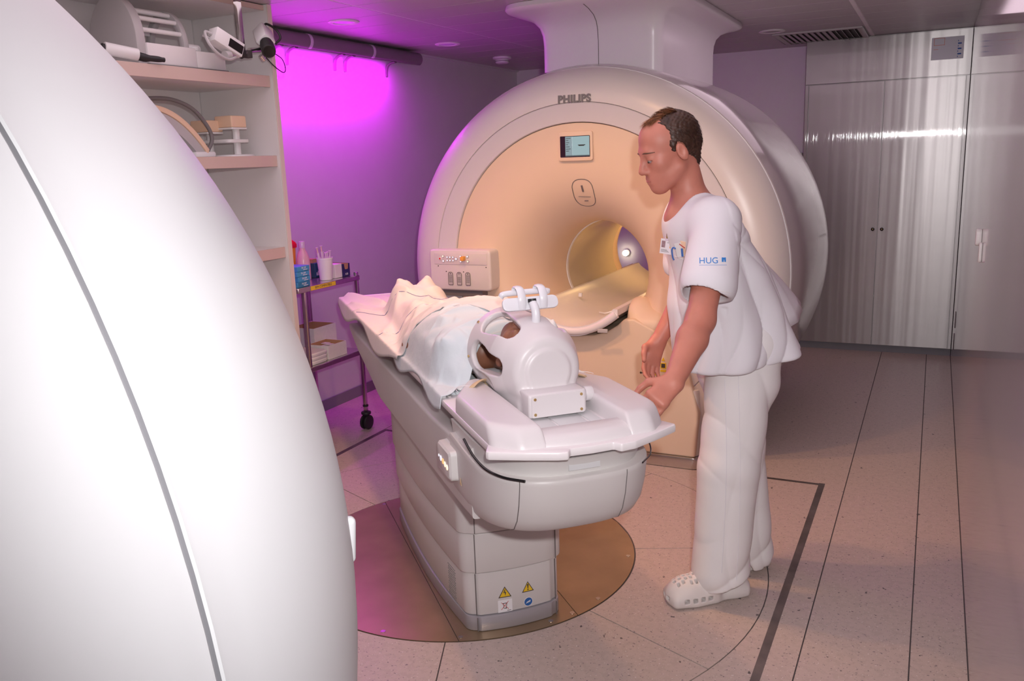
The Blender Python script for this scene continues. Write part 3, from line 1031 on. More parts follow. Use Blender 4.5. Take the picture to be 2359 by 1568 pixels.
obj('tray_peg', cyl(B(), (-.16, 4.62 - OY, .80), (-.16, 4.62 - OY, .822), .012), 'plastic_white', tray)
# warning stickers on the lower cover
st = obj('sticker_triangle', prism(B(), [(.462, .565), (.482, .565), (.472, .585)], 4.1482 - OY, 4.151 - OY, 'xz'), 'sign_yellow', mr, smooth=False)
for z0, z1 in ((.525, .556), (.508, .519)):
    obj('sticker', box(B(), .457, .487, 4.1484 - OY, 4.1505 - OY, z0, z1), 'sign_yellow', mr, smooth=False)
obj('sticker_picture', box(B(), .462, .482, 4.1478 - OY, 4.1486 - OY, .530, .551), 'ink_dark', mr, smooth=False)
obj('sticker', box(B(), .402, .445, 4.1484 - OY, 4.1505 - OY, .486, .499), 'sign_yellow', mr, smooth=False)
obj('sticker', box(B(), .412, .440, 4.1484 - OY, 4.1505 - OY, .502, .512), 'plastic_grey', mr, smooth=False)
obj('sticker_print', box(B(), .355, .392, 4.1484 - OY, 4.1505 - OY, .494, .4965), 'ink_dark', mr, smooth=False)
obj('sticker_dot', cyl(B(), (.353, 4.151 - OY, .4955), (.353, 4.148 - OY, .4955), .005, seg=10), 'ink_dark', mr)

# control box at the left of the face
cx0, cx1, cz0, cz1, cy = -.870, -.483, .893, 1.120, 4.12 - OY
cbx = obj('control_box', prism(B(), rrect(cx0, cx1, cz0, cz1, .025), cy, cy + .26, 'xz'), 'scanner_shell', mr, bevel=.012, seg=3)
obj('button_panel', prism(B(), rrect(cx0 + .035, cx1 - .02, 1.038, 1.104, .006), cy - .004, cy + .004, 'xz'), 'scanner_shell', cbx, bevel=.003)


def btn(x, z, r_, m, ring='ring_grey', name='button'):
    b = obj(name, cyl(B(), (x, cy - .004, z), (x, cy - .0085, z), r_, seg=16), ring, cbx)
    obj('button_light', cyl(B(), (x, cy - .0085, z), (x, cy - .0098, z), r_ * .62, seg=14), m, cbx)


btn(-.795, 1.070, .0085, 'red_plastic', 'plastic_white', 'stop_button')
btn(-.775, 1.084, .007, 'led_warm')
btn(-.774, 1.057, .007, 'led_white')
for k, x in enumerate((-.748, -.730, -.711)):
    btn(x, 1.079, .006, 'led_white')
    btn(x, 1.061, .006, 'led_white')
btn(-.692, 1.070, .008, 'led_white')
btn(-.664, 1.084, .007, 'led_white')
btn(-.663, 1.057, .007, 'led_white')
btn(-.620, 1.084, .007, 'led_white')
btn(-.619, 1.057, .007, 'led_warm')
obj('orange_knob', box(B(), -.652, -.633, cy - .035, cy - .004, 1.062, 1.086), 'knob_orange', cbx, bevel=.003)
for k, x in enumerate((-.735, -.680, -.625)):
    p = fillet([(x - .014, .925), (x + .014, .925), (x + .014, .995), (x - .014, .995)], [.002, .002, .0135, .0135])
    s = obj('socket_plate', prism(B(), p, cy - .003, cy + .004, 'xz'), 'plastic_grey', cbx, bevel=.001, seg=1)
    obj('socket_rim', tube(B(), [(a, cy - .003, b) for a, b in p], .0018, 6, closed=True), 'seam_dark', cbx)
    bm = B()
    for i in range(8):
        for j in range(4):
            if k == 1 and i > 5:
                continue
            box(bm, x - .009 + .005 * j, x - .0063 + .005 * j, cy - .0038, cy - .0028, .938 + .0055 * i, .9407 + .0055 * i)
    cyl(bm, (x, cy - .004, .987), (x, cy - .0026, .987), .003, seg=8)
    obj('socket_pins', bm, 'ink_dark', cbx, smooth=False)
for x, z in ((-.812, 1.028), (-.510, 1.026), (-.762, .998), (-.652, .998)):
    obj('box_screw', cyl(B(), (x, cy - .002, z), (x, cy + .002, z), .003, seg=10), 'ink_dark', cbx)
obj('box_bracket', box(B(), -.80, -.55, cy + .02, cy + .2, .86, .895), 'seam_dark', mr, smooth=False)

# tower up to the ceiling
tw = []
for z, gx, gy in ((1.90, 0, 0), (2.20, 0, 0), (2.255, .004, .006), (2.295, .016, .024), (2.325, .040, .065), (2.347, .085, .14), (2.358, .125, .21), (2.366, .145, .245), (2.376, .152, .258), (2.388, .150, .254), (2.3985, .148, .250)):
    tw.append([(x - AX, y - OY, z) for x, y in rrect(-2.005 - gx, -1.325 + gx, 4.545 - gy, 5.78 + gy, .07 + gx * .9, 8)])
obj('ceiling_tower', loft(B(), tw), 'tower_shell', mr, angle=60)
obj('tower_seam', tube(B(), [(.0, 4.5445 - OY, 1.95), (.0, 4.5445 - OY, 2.2), (.0, 4.537 - OY, 2.255), (.0, 4.519 - OY, 2.295), (.0, 4.478 - OY, 2.325), (.0, 4.403 - OY, 2.347), (0, 4.333 - OY, 2.358)], .0018, 6), 'seam_dark', mr)
# little lamp on the rear wall seen through the tunnel
wl = thing('wall_lamp', 'small glowing round wall lamp seen through the scanner tunnel', 'lamp', (-2.515, 7.53, .72))
obj('backplate', lathe(B(), [(.03, .018), (.03, .0), (.02, -.01)], (0, 0, 0), 'y', 24, True, True), 'plastic_white', wl)
obj('globe', sph(B(), (0, -.034, 0), .027), 'lamp_glow', wl)
lamp('bore_light', 'POINT', (AX, 5.62, 1.17), 2.2, (1.0, 0.62, 0.22), shadow_soft_size=.03)

# ================================================================== PET scanner in the foreground
PZ = 1.012
pet = thing('pet_scanner', 'huge smooth white rounded scanner housing with a curved seam', 'scanner', (AX, 0.35, 0))


def pet_loft(prof, seg=144):
    bm = B()
    loops = [[(r_ * math.cos(2 * PI * k / seg), y - .35, PZ + r_ * math.sin(2 * PI * k / seg)) for k in range(seg)] for r_, y in prof]
    return clip_below(loft(bm, loops, False, False), 0.004)


front = [(1.1370, .491), (1.1395, .493)]
front += [(1.14 - .114 * t - .745 * t * t, .48 + t) for t in np.linspace(.02, .57, 16)]
front += [(.80, 1.083), (.755, 1.116), (.70, 1.142), (.63, 1.160), (.52, 1.168), (.44, 1.163), (.40, 1.145), (.375, 1.11), (.365, 1.05)]
pf = obj('front_cover', pet_loft(front), 'pet_shell', pet)
obj('cover_seam', pet_loft([(1.1370, .491), (1.1335, .4895), (1.1335, .4855), (1.1395, .4835)]), 'pet_seam', pet)
mid = [(1.1395, .4835), (1.1420, .481), (1.1435, .466), (1.147, .44), (1.150, .35), (1.152, .20), (1.152, -.05), (1.148, -.20), (1.13, -.32), (1.08, -.44), (.98, -.53), (.8, -.58), (.45, -.59), (.37, -.56)]
obj('body_cover', pet_loft(mid), 'pet_shell', pet)
obj('bore_tunnel', pet_loft([(.365, 1.05), (.36, .9), (.36, -.4), (.37, -.56)]), 'pet_shell', pet)
hd = obj('side_handle', box(B(), -.010, .010, -.018, .018, -.036, .036), 'pet_shell', pet, bevel=.008, seg=4)
th = math.asin((1.045 - PZ) / .90)
hd.location = (.9215, .930 - .35, 1.065)
hd.rotation_euler = (R(-3), R(4), R(-38))

# ================================================================== steel trolley and what stands on it
tx, ty = -3.255, 3.885
tro = thing('steel_trolley', 'steel two-shelf trolley on black castors beside the shelf unit', 'trolley', (tx, ty, 0))


def tbx(name, x0, x1, y0, y1, z0, z1, m, bev=.003, parent=None):
    return obj(name, box(B(), x0 - tx, x1 - tx, y0 - ty, y1 - ty, z0, z1), m, parent or tro, bevel=bev, seg=1)


for zt in (.955, .505):
    tbx('trolley_shelf', -3.455, -3.055, 3.605, 4.165, zt - .028, zt, 'steel')
obj('shelf_tape', box(B(), -3.0545 - tx, -3.0535 - tx, 3.71 - ty, 3.93 - ty, .930, .953), 'tape_yellow', tro, smooth=False)
text_obj('lettering', 'IRM COMPATIBLE', .020, 'ink_dark', frame((-3.0533 - tx, 3.82 - ty, .9415), (0, 1, 0), (0, 0, 1)), tro, extrude=.0002, space=.95)
for x in (-3.44, -3.07):
    for y in (3.665, 4.15):
        lg = obj('leg', box(B(), x - .011 - tx, x + .011 - tx, y - .011 - ty, y + .011 - ty, .115, .975 if y > 4 else .955), 'steel', tro, bevel=.004)
        obj('leg_collar', cyl(B(), (x - tx, y - ty, .145), (x - tx, y - ty, .155), .017), 'rubber_black', lg)
        cs = obj('castor', cyl(B(), (x - tx, y - ty, .095), (x - tx, y - ty, .112), .030), 'rubber_black', tro, bevel=.004)
        for s in (-1, 1):
            obj('castor_wheel', cyl(B(), (x - tx + s * .008, y - ty, .0455), (x - tx + s * .022, y - ty, .0455), .045, seg=24), 'rubber_black', cs, bevel=.005)
ZT = .956
for k in range(4):
    g = thing('glove_box', ['blue glove box at the bottom of the stack on the trolley', 'second blue glove box up in the stack on the trolley', 'third blue glove box up in the stack on the trolley', 'blue glove box on top of the stack on the trolley'][k], 'box', (-3.165, 3.682 + .003 * (k % 2), ZT + .0285 * k), R(2 * (k % 2)), 'blue glove boxes on the trolley')
    obj('carton', box(B(), -.09, .09, -.053, .053, 0, .0275), 'glove_blue', g, bevel=.0015, seg=1)
    obj('front_panel', box(B(), .0902, .0912, -.050, .050, .002, .0255), 'glove_blue_dark' if k == 0 else 'glove_blue', g, smooth=False)
    text_obj('lettering', 'M-OP', .016, 'sign_white', frame((.0915, 0.0, .017), (0, 1, 0), (0, 0, 1)), g, extrude=.0002)
    obj('print_bar', box(B(), .0912, .0917, -.005, .03, .006, .009), 'sign_white', g, smooth=False)


def bottle(name, label, x, y, prof, m, capprof, cm, seg=28):
    t = thing(name, label, 'bottle', (x, y, ZT))
    obj('bottle_body', lathe(B(), prof, seg=seg, capstart=True, capend=True), m, t)
    obj('cap', lathe(B(), capprof, seg=seg, capstart=True, capend=True), cm, t)
    return t


bottle('plastic_bottle', 'pink translucent bottle with pale cap behind the blue glove boxes', -3.27, 3.925,
       [(.001, 0), (.036, 0), (.038, .006), (.039, .09), (.036, .125), (.027, .155), (.018, .172), (.016, .185)], 'bottle_pink',
       [(.018, .184), (.0185, .215), (.016, .222)], 'bottle_clear')
bottle('plastic_bottle', 'small clear bottle with red cap above the glove boxes', -3.30, 3.79,
       [(.001, 0), (.030, 0), (.032, .005), (.032, .095), (.026, .125), (.014, .140), (.012, .15)], 'bottle_clear',
       [(.0135, .149), (.0140, .175), (.012, .180)], 'red_plastic')
sb = thing('sharps_bin', 'yellow sharps bin with bright red lid at the back of the trolley', 'bin', (-3.39, 3.90, ZT))
obj('bin_body', loft(B(), [[(x, y, z) for x, y in rrect(-s, s, -s, s, .015)] for z, s in ((0, .045), (.01, .047), (.185, .054))]), 'yellow_plastic', sb)
obj('lid', loft(B(), [[(x, y, z) for x, y in rrect(-s, s, -s, s, .018)] for z, s in ((.183, .060), (.20, .061), (.214, .056), (.232, .040))]), 'red_plastic', sb)
cp = thing('white_cup', 'white plastic cup holding syringes on the trolley', 'cup', (-3.13, 3.945, ZT))
obj('cup_wall', lathe(B(), [(.001, 0), (.034, 0), (.036, .003), (.045, .118), (.047, .119), (.047, .128), (.0445, .128), (.043, .118), (.034, .006), (.001, .005)], seg=36), 'plastic_white', cp)
for k, (a, b, h) in enumerate(((-.020, -.022, .178), (-.005, -.012, .186), (.012, .006, .150), (.015, .020, .155), (-.018, .015, .150), (.02, -.016, .148))):
    s = thing('syringe', 'clear plastic syringe standing in the white cup', 'syringe', (-3.13 + a * .6, 3.945 + b * .6, ZT + .008), 0, 'syringes in the white cup')
    bm = B()
    cyl(bm, (0, 0, 0), (a * .6, b * .6, h - .03), .0075, seg=12)
    obj('barrel', bm, 'bottle_clear', s)
    obj('plunger', cyl(B(), (a * .6, b * .6, h - .032), (a * .75, b * .75, h), .004, seg=10), 'bottle_pink' if k < 2 else 'bottle_clear', s)
    obj('thumb_rest', cyl(B(), (a * .75, b * .75, h), (a * .76, b * .76, h + .003), .009, seg=12), 'bottle_clear', s)


def carton(name, label, x, y, sx, sy, sz, m, top=None, z=ZT, cat='box', open_=False, rot=0):
    t = thing(name, label, cat, (x, y, z), rot)
    if open_:
        bm = B()
        w = .004
        box(bm, -sx, sx, -sy, sy, 0, w)
        for a in ((-sx, sx, -sy, -sy + w), (-sx, sx, sy - w, sy), (-sx, -sx + w, -sy + w, sy - w), (sx - w, sx, -sy + w, sy - w)):
            box(bm, a[0], a[1], a[2], a[3], w, sz)
        obj('carton', bm, m, t, smooth=False)
        bm = B()
        for a in ((-sx + w, sx - w, -sy + w, -sy + w + .001), (-sx + w, sx - w, sy - w - .001, sy - w), (-sx + w, -sx + w + .001, -sy + w, sy - w), (sx - w - .001, sx - w, -sy + w, sy - w)):
            box(bm, a[0], a[1], a[2], a[3], w, sz - .0005)
        obj('inner_lining', bm, 'cardboard', t, smooth=False)
    else:
        obj('carton', box(B(), -sx, sx, -sy, sy, 0, sz), m, t, bevel=.0015, seg=1)
    return t


t = carton('carton_box', 'dark teal carton between the pink bottle and the cup', -3.30, 4.035, .05, .035, .085, 'teal_dark')
bm = B()
for k in range(4):
    box(bm, .0501, .0506, -.024 + .013 * k, -.016 + .013 * k, .012, .03 + .008 * (k % 3))
obj('carton_print', bm, 'sign_white', t, smooth=False)
obj('flap', box(B(), -.02, .03, -.03, .01, .085, .108), 'cardboard', t, smooth=False)
t = carton('carton_box', 'white patterned paper box beside the cup', -3.155, 4.033, .05, .032, .080, 'paper')
t = carton('carton_box', 'dark blue open tray carton at the end of the trolley', -3.175, 4.100, .075, .034, .075, 'navy_card', open_=True)
text_obj('lettering', 'A20', .016, 'sign_white', frame((.0755, 0, .014), (0, 1, 0), (0, 0, 1)), t, extrude=.0002)
obj('cut_front', prism(B(), fillet([(-.020, .0755), (-.014, .042), (.014, .042), (.020, .0755)], [0, .008, .008, 0]), .0751, .0757, 'yz'), 'cardboard', t, smooth=False)
ZT2 = .506
t = carton('carton_box', 'large white open carton on the lower trolley shelf', -3.335, 4.04, .09, .105, .155, 'paper', z=ZT2, open_=True)
t = carton('carton_box', 'small white open carton in front on the lower trolley shelf', -3.155, 3.935, .075, .085, .080, 'paper', z=ZT2, open_=True)
bm = B()
for k in range(9):
    a = RNG.uniform(-.05, .05)
    c = RNG.uniform(-.06, .06)
    box(bm, a - .02, a + .02, c - .02, c + .02, .045 + .003 * k, .047 + .003 * k)
obj('packets', bm, 'linen', t, smooth=False)
lin = thing('folded_linen', 'stack of folded white linen on the lower trolley shelf', 'linen', (-3.175, 3.768, ZT2))
for k in range(3):
    z0 = .0005 + .022 * k
    obj('folded_sheet', loft(B(), [[(x * s, y * s, z0 + h) for x, y in rrect(-.10, .10, -.076, .076, .03)] for h, s in ((0, .97), (.006, 1.0), (.015, 1.0), (.021, .95))]), 'linen', lin)

# ================================================================== equipment on the shelves
# half-drum coil on the top shelf
zs = 2.0565
hx, hy = -3.30, 2.985
hc = thing('drum_coil', 'grey half-drum coil with barred cage on the top shelf', 'medical coil', (hx, hy, zs))


def dshape(w, h, n=24, base=0.0):
    return [(-w, base)] + [(-w * math.cos(PI * k / n), base + h * math.sin(PI * k / n)) for k in range(n + 1)] + [(w, base)]


obj('end_plate', prism(B(), [(-.145, .0)] + [(-.145 * math.cos(PI * k / 28), .115 + .19 * math.sin(PI * k / 28)) for k in range(29)] + [(.145, .0)], -.17, -.12, 'xz'), 'plastic_grey', hc, bevel=.006)
ro = [(-.125 * math.cos(PI * k / 24), .10 + .175 * math.sin(PI * k / 24)) for k in range(25)]
ri = [(-.095 * math.cos(PI * k / 24), .10 + .140 * math.sin(PI * k / 24)) for k in range(25)]
obj('cage_ring', prism(B(), ro + list(reversed(ri)), .12, .15, 'xz'), 'plastic_grey', hc, bevel=.004)
for k in (3, 6, 9, 12, 16, 20):
    a = PI * k / 24
    p = (.112 * math.cos(a), .10 + .160 * math.sin(a))
    obj('cage_bar', cyl(B(), (p[0], -.125, p[1]), (p[0], .125, p[1]), .0105, seg=14), 'plastic_white', hc)
obj('base_block', box(B(), -.15, .155, -.125, .16, .012, .100), 'shelf_white', hc, bevel=.006)
obj('base_block', box(B(), -.12, .155, .161, .345, .012, .090), 'shelf_white', hc, bevel=.006)
obj('base_plate', box(B(), -.15, .165, -.125, .35, .0, .012), 'ink_grey', hc, bevel=.002)
obj('side_connector', cyl(B(), (.09, .16, .105), (.09, .235, .105), .022), 'plastic_white', hc, bevel=.004)
obj('side_connector', cyl(B(), (.10, .20, .115), (.10, .20, .095), .025), 'plastic_white', hc, bevel=.004)
pb = thing('probe_handle', 'grey cylindrical probe with black grip lying on the top shelf', 'probe', (-3.14, 2.73, zs + .035))
obj('probe_body', cyl(B(), (.0, -.10, .018), (.045, .03, -.002), .026, seg=20), 'plastic_white', pb, bevel=.004)
obj('grip', tube(B(), smooth_path([(.045, .03, -.006), (.055, .06, -.012), (.068, .10, -.014), (.078, .14, -.016)], 4), [.018, .018, .018, .018, .017, .015, .013, .013, .013, .013, .012, .010, .010], 12), 'rubber_black', pb)
obj('end_plug', cyl(B(), (-.003, -.110, .020), (.0, -.10, .018), .018), 'rubber_black', pb)
ck = thing('cable_coil', 'pale coiled cable lying on the top shelf behind the scanner housing', 'cable', (-3.26, 2.50, zs))
obj('cable_loop', tube(B(), [(.07 * math.cos(a), .11 * math.sin(a), .012 + .012 * k) for k in range(2) for a in np.linspace(0, 2 * PI, 24, endpoint=False)], .011, 8), 'pad_orange', ck)

# camera on its bracket
cmx, cmy = -3.02, 3.31
vc = thing('video_camera', 'white video camera with long black lens on a steel pole', 'camera', (cmx, cmy + .16, 2.20))
RC_ = frame((0.01, 0.0, .015), (.62, -.55, -.56), (0.2, .8, -.55))
bm = B()
box(bm, -.10, .03, -.035, .035, -.033, .033, RC_)
obj('camera_body', bm, 'plastic_white', vc, bevel=.006)
bm = B()
cyl(bm, RC_ @ Vector((.03, 0, 0)), RC_ @ Vector((.06, 0, 0)), .030, seg=24)
cyl(bm, RC_ @ Vector((.055, 0, 0)), RC_ @ Vector((.12, 0, 0)), .034, seg=24)
obj('camera_lens', bm, 'rubber_black', vc, bevel=.002, seg=1)
obj('lens_glass', cyl(B(), RC_ @ Vector((.1195, 0, 0)), RC_ @ Vector((.1212, 0, 0)), .026, seg=24), 'gloss_black', vc)
obj('lens_label', box(B(), .072, .086, -.008, .008, -.0355, -.0335, RC_), 'sign_white', vc, smooth=False)
obj('power_cable', tube(B(), smooth_path([RC_ @ Vector((-.10, 0, .01)), RC_ @ Vector((-.14, .01, .03)), Vector((.02, .075, .07)), Vector((.035, .085, .03)), Vector((.02, .06, .0))], 8), .006, 8), 'rubber_black', vc)
obj('focus_cable', tube(B(), smooth_path([(.045, -.045, -.075), (.07, -.02, -.115), (.07, .04, -.14), (.05, .085, -.12), (.03, .09, -.07), (.01, .05, -.04)], 8), .0028, 8), 'rubber_black', vc)
cp_ = thing('camera_pole', 'square steel pole with clamp tube carrying the video cameras', 'pole', (cmx, cmy, 2.1))
obj('pole', box(B(), -.012, .012, -.014, .014, .03, .298), 'steel', cp_, bevel=.002)
obj('clamp_tube', cyl(B(), (0.0, -.11, .02), (.0, .02, .045), .015), 'steel', cp_)
obj('clamp_ring', cyl(B(), (0.0, -.115, .018), (.0, -.085, .025), .021), 'plastic_grey', cp_)
obj('clamp_tube', cyl(B(), (0.0, .05, .055), (.0, .19, .075), .013), 'steel', cp_)
obj('clamp_knob', cyl(B(), (.0, .17, .065), (.028, .18, .060), .010), 'chrome', cp_)
obj('clamp_knob', cyl(B(), (.0, .13, .040), (.0, .15, .020), .012), 'chrome', cp_)
obj('pivot_block', box(B(), -.016, .016, .02, .055, .02, .055), 'ink_dark', cp_, bevel=.003)
vb = thing('box_camera', 'pale box camera with dark label and looped cable on the pole', 'camera', (cmx - .01, cmy - .085, 2.175))
RB = frame((0, 0, .0), (.15, .88, -.42), (.9, -.2, .1))
obj('camera_housing', box(B(), -.085, .075, -.032, .032, -.034, .034, RB), 'plastic_white', vb, bevel=.004)
obj('label_plate', box(B(), -.010, .07, .0322, .0332, -.018, .022, RB), 'gloss_black', vb, smooth=False)
obj('lens_barrel', cyl(B(), RB @ Vector((.074, 0, 0)), RB @ Vector((.098, 0, 0)), .024), 'rubber_black', vb)
obj('cable_loop', tube(B(), smooth_path([RB @ Vector((-.085, 0, .0)), RB @ Vector((-.12, 0, .01)), Vector((.02, -.135, -.01)), Vector((.035, -.10, -.055)), Vector((.03, -.03, -.075)), Vector((.02, .03, -.06))], 8), .007, 8), 'plastic_grey', vb)
obj('connector', cyl(B(), RB @ Vector((-.085, -.015, .015)), RB @ Vector((-.115, -.015, .02)), .008), 'chrome', vb)

# second shelf: flexible coil with cable, padded stand
z2 = 1.6605
fc = thing('arched_coil', 'arched beige coil leaning on the second shelf with a dark hose', 'medical coil', (-3.28, 3.06, z2))
rows = []
for k in range(17):
    s = k / 16
    y = -.20 + .34 * s
    z = .235 - .20 * s ** 2.2
    rows.append((y, z))
bm = B()
loft(bm, [[(-.10, y, z), (.10, y, z), (.10, y - .012, z - .022), (-.10, y - .012, z - .022)] for y, z in rows])
obj('coil_pad', bm, 'pad_orange', fc, bevel=.003)
bm = B()
loft(bm, [[(-.095, y - .014, z - .024), (.095, y - .014, z - .024), (.095, y - .03, max(z - .07, .0)), (-.095, y - .03, max(z - .07, .0))] for y, z in rows])
obj('coil_shell', bm, 'plastic_grey', fc)
obj('coil_foot', box(B(), -.02, .10, .05, .18, .0, .026), 'plastic_white', fc, bevel=.008)
obj('coil_peg', cyl(B(), (.06, .065, .02), (.06, .065, .075), .014), 'plastic_grey', fc)
obj('coil_peg', box(B(), .045, .075, .09, .108, .02, .085), 'plastic_grey', fc, bevel=.004)
obj('hose', tube(B(), smooth_path([(.02, -.22, .25), (.03, -.12, .268), (.04, .0, .266), (.05, .11, .225), (.06, .185, .14), (.06, .20, .08), (.06, .165, .03)], 8), .0095, 10), 'ink_grey', fc)
ps = thing('pad_stand', 'white stand with two beige pads on the second shelf', 'stand', (-3.27, 3.42, z2))
obj('base_plate', lathe(B(), [(.001, 0), (.105, 0), (.105, .006), (.098, .010)], (.03, 0, 0), 'z', 36, False, True), 'plastic_white', ps)
obj('post', cyl(B(), (.05, .01, .008), (.05, .01, .135), .018), 'plastic_white', ps)
obj('post', cyl(B(), (-.06, -.06, .008), (-.06, -.06, .115), .016), 'plastic_white', ps)
obj('middle_plate', prism(B(), rrect(-.12, .10, -.09, .06, .035), .068, .085), 'plastic_white', ps, bevel=.004)
for x, y, z in ((.03, .0, .135), (-.06, -.075, .115)):
    obj('pad_tray', prism(B(), rrect(x - .06, x + .06, y - .055, y + .055, .012), z, z + .008), 'plastic_white', ps)
    obj('pad', prism(B(), rrect(x - .058, x + .058, y - .053, y + .053, .010), z + .0085, z + .066), 'pad_orange', ps, bevel=.006)
db = tag(obj('storage_case', prism(B(), rrect(-3.33, -3.17, 3.00, 3.13, .01), 1.1875, 1.262), 'rubber_black', bevel=.006), 'small dark case on the third shelf', 'case')

# ================================================================== patient table (local axes: x along the table to the head end, y across, z up)


def tw_(d, n, z=0.0):
    c, s = math.cos(TA), math.sin(TA)
    return (C0.x + d * c - n * s, C0.y + d * s + n * c, z)


tb = thing('patient_table', 'beige patient table on a telescopic column turned between the scanners', 'patient table', (C0.x, C0.y, 0.0015), TA)


def tier_plan(d0, d1, hwf, hws, rear=.9, cr=.045):
    out = []
    for k in range(9):                                   # front, bulging
        n = -hwf + cr + (2 * (hwf - cr)) * k / 8
        out.append((d1 - .022 * (n / hwf) ** 2, n))
    q = d1 - .022
    for k in range(1, 6):                                # front corner
        a = PI / 2 * k / 6
        out.append((q - cr * (1 - math.cos(a)) * 1.0, hwf - cr + cr * math.sin(a)))
    side = []
    for k in range(13):
        d = (q - cr) + (d0 + .05 - (q - cr)) * k / 12
        h = hws - (hws - hwf) * max((d - .05) / (q - cr - .05), 0) ** 2 if d > .05 else hws - .02 * ((.05 - d) / (.05 - d0)) ** 2
        side.append((d, h))
    out += side
    out += [(d0 + .015, side[-1][1] - .015), (d0, side[-1][1] - .05)]
    h = len(out)
    mir = [(d, -n) for d, n in reversed(out[9:])]
    return out + mir


obj('column_core', prism(B(), tier_plan(-.44, .615, .14, .17), .01, .60), 'seam_dark', tb, smooth=False)
obj('plinth', prism(B(), tier_plan(-.478, .648, .176, .212), 0.0, .054), 'plinth_silver', tb, bevel=.004)
for nm, z0, z1, d1, hwf, hws in (('base_tier', .0565, .2145, .640, .176, .206), ('middle_tier', .2185, .3635, .648, .186, .214), ('upper_tier', .3675, .585, .655, .194, .221)):
    obj(nm, prism(B(), tier_plan(-.475, d1, hwf, hws), z0, z1), 'table_shell', tb, bevel=.005)
for z0, z1, d1, hwf in ((.0, .0545, .648, .176), (.0565, .2145, .640, .176), (.2185, .3635, .648, .186), (.3675, .585, .655, .194)):
    for n in (-.142, .152):
        d = d1 - .022 * (n / hwf) ** 2
        obj('front_joint', box(B(), d - .003, d + .0008, n - .0015, n + .0015, z0 + .002, z1 - .002), 'seam_dark', tb, smooth=False)
bm = B()
for i in range(7):
    for j in range(13):
        d = .44 + .011 * i
        h = .206 - .03 * (((d - .05) / .523) ** 2)
        z = .066 + .0095 * j
        cyl(bm, (d + .004 * (j % 2), -h + .003, z), (d + .004 * (j % 2), -h - .0012, z), .0026, seg=6)
o = obj('vent_holes', bm, 'ink_grey', tb, smooth=False)
o['kind'] = 'stuff'


# warning stickers on the front of the base tier
def front_d(n, d1=.640, hwf=.176):
    return d1 - .022 * (n / hwf) ** 2


def decal(name, pts, m, lift, parent=tb):
    bm = B()
    v0 = [bm.verts.new((front_d(n) + lift, n, z)) for n, z in pts]
    v1 = [bm.verts.new((front_d(n) - .001, n, z)) for n, z in pts]
    bm.faces.new(v0)
    for i in range(len(pts)):
        j = (i + 1) % len(pts)
        bm.faces.new((v0[i], v1[i], v1[j], v0[j]))
    return obj(name, bm, m, parent, smooth=False)


def tri(n, z, s):
    return [(n - s * .5, z), (n + s * .5, z), (n, z + s * .866)]


for n, z, s in ((-.042, .113, .047), (.043, .117, .045)):
    w = decal('warning_triangle', tri(n, z, s), 'ink_dark', .0006)
    decal('triangle_face', tri(n, z + .0032, s * .80), 'sign_yellow', .0010, w)
    if n < 0:
        decal('lightning_mark', [(n - .0005, z + .030), (n - .006, z + .017), (n - .001, z + .0185), (n + .001, z + .006), (n + .0045, z + .0215), (n - .0008, z + .0200), (n + .0025, z + .030)], 'ink_dark', .0014, w)
    else:
        decal('exclamation_mark', [(n - .0032, z + .029), (n - .0014, z + .0125), (n + .0014, z + .0125), (n + .0032, z + .029)], 'ink_dark', .0014, w)
        decal('exclamation_dot', [(n + .0026 * math.cos(a), z + .0085 + .0026 * math.sin(a)) for a in np.linspace(0, 2 * PI, 10, endpoint=False)], 'ink_dark', .0014, w)
wb = decal('white_label', [(-.068, .056 + .002), (-.017, .056 + .002), (-.017, .104), (-.068, .104)], 'sign_white', .0007)
for a in ([(-.052, .092), (-.034, .092), (-.034, .090), (-.052, .090)], [(-.050, .090), (-.0485, .090), (-.0465, .072), (-.048, .072)], [(-.0375, .090), (-.036, .090), (-.038, .072), (-.0395, .072)], [(-.047, .0725), (-.039, .0725), (-.039, .071), (-.047, .071)], [(-.041, .0745), (-.0375, .0745), (-.0375, .0705), (-.041, .0705)], [(-.036, .0635), (-.022, .0635), (-.022, .062), (-.036, .062)]):
    decal('bin_mark', a, 'ink_dark', .0011, wb)
for a in ([(-.057, .095), (-.056, .096), (-.030, .0685), (-.031, .0675)], [(-.030, .097), (-.031, .098), (-.057, .0685), (-.056, .0675)]):
    decal('cross_mark', a, 'ink_red', .0013, wb)
bl = decal('blue_label', [(.043 + .0165 * math.cos(a), .079 + .0165 * math.sin(a)) for a in np.linspace(0, 2 * PI, 24, endpoint=False)], 'sign_white', .0006)
decal('label_face', [(.043 + .0150 * math.cos(a), .079 + .0150 * math.sin(a)) for a in np.linspace(0, 2 * PI, 24, endpoint=False)], 'sign_blue', .0010, bl)
decal('label_mark', [(.035, .077), (.037, .079), (.050, .084), (.052, .0825), (.049, .080), (.038, .0765)], 'label_blue_pale', .0014, bl)
decal('label_mark', [(.033, .0735), (.033, .0745), (.050, .0785), (.052, .0785), (.050, .0775)], 'label_blue_pale', .0014, bl)


# carrier beam
def beam_loop(d, w, zb, zt, r_=.012):
    p = rrect(-w, w, zb, zt, min(r_, w * .6, (zt - zb) * .45), 4)
    return [(d, n, z) for n, z in p]


st_ = [(-1.325, .225, .738, .762), (-1.318, .236, .733, .768), (-1.0, .250, .690, .770), (-.62, .251, .625, .770), (-.47, .251, .590, .770), (-.40, .251, .582, .770), (.55, .251, .582, .772), (.80, .251, .584, .785), (.93, .251, .588, .800), (1.02, .250, .592, .806)]
obj('carrier_beam', loft(B(), [beam_loop(*a) for a in st_]), 'table_shell', tb)


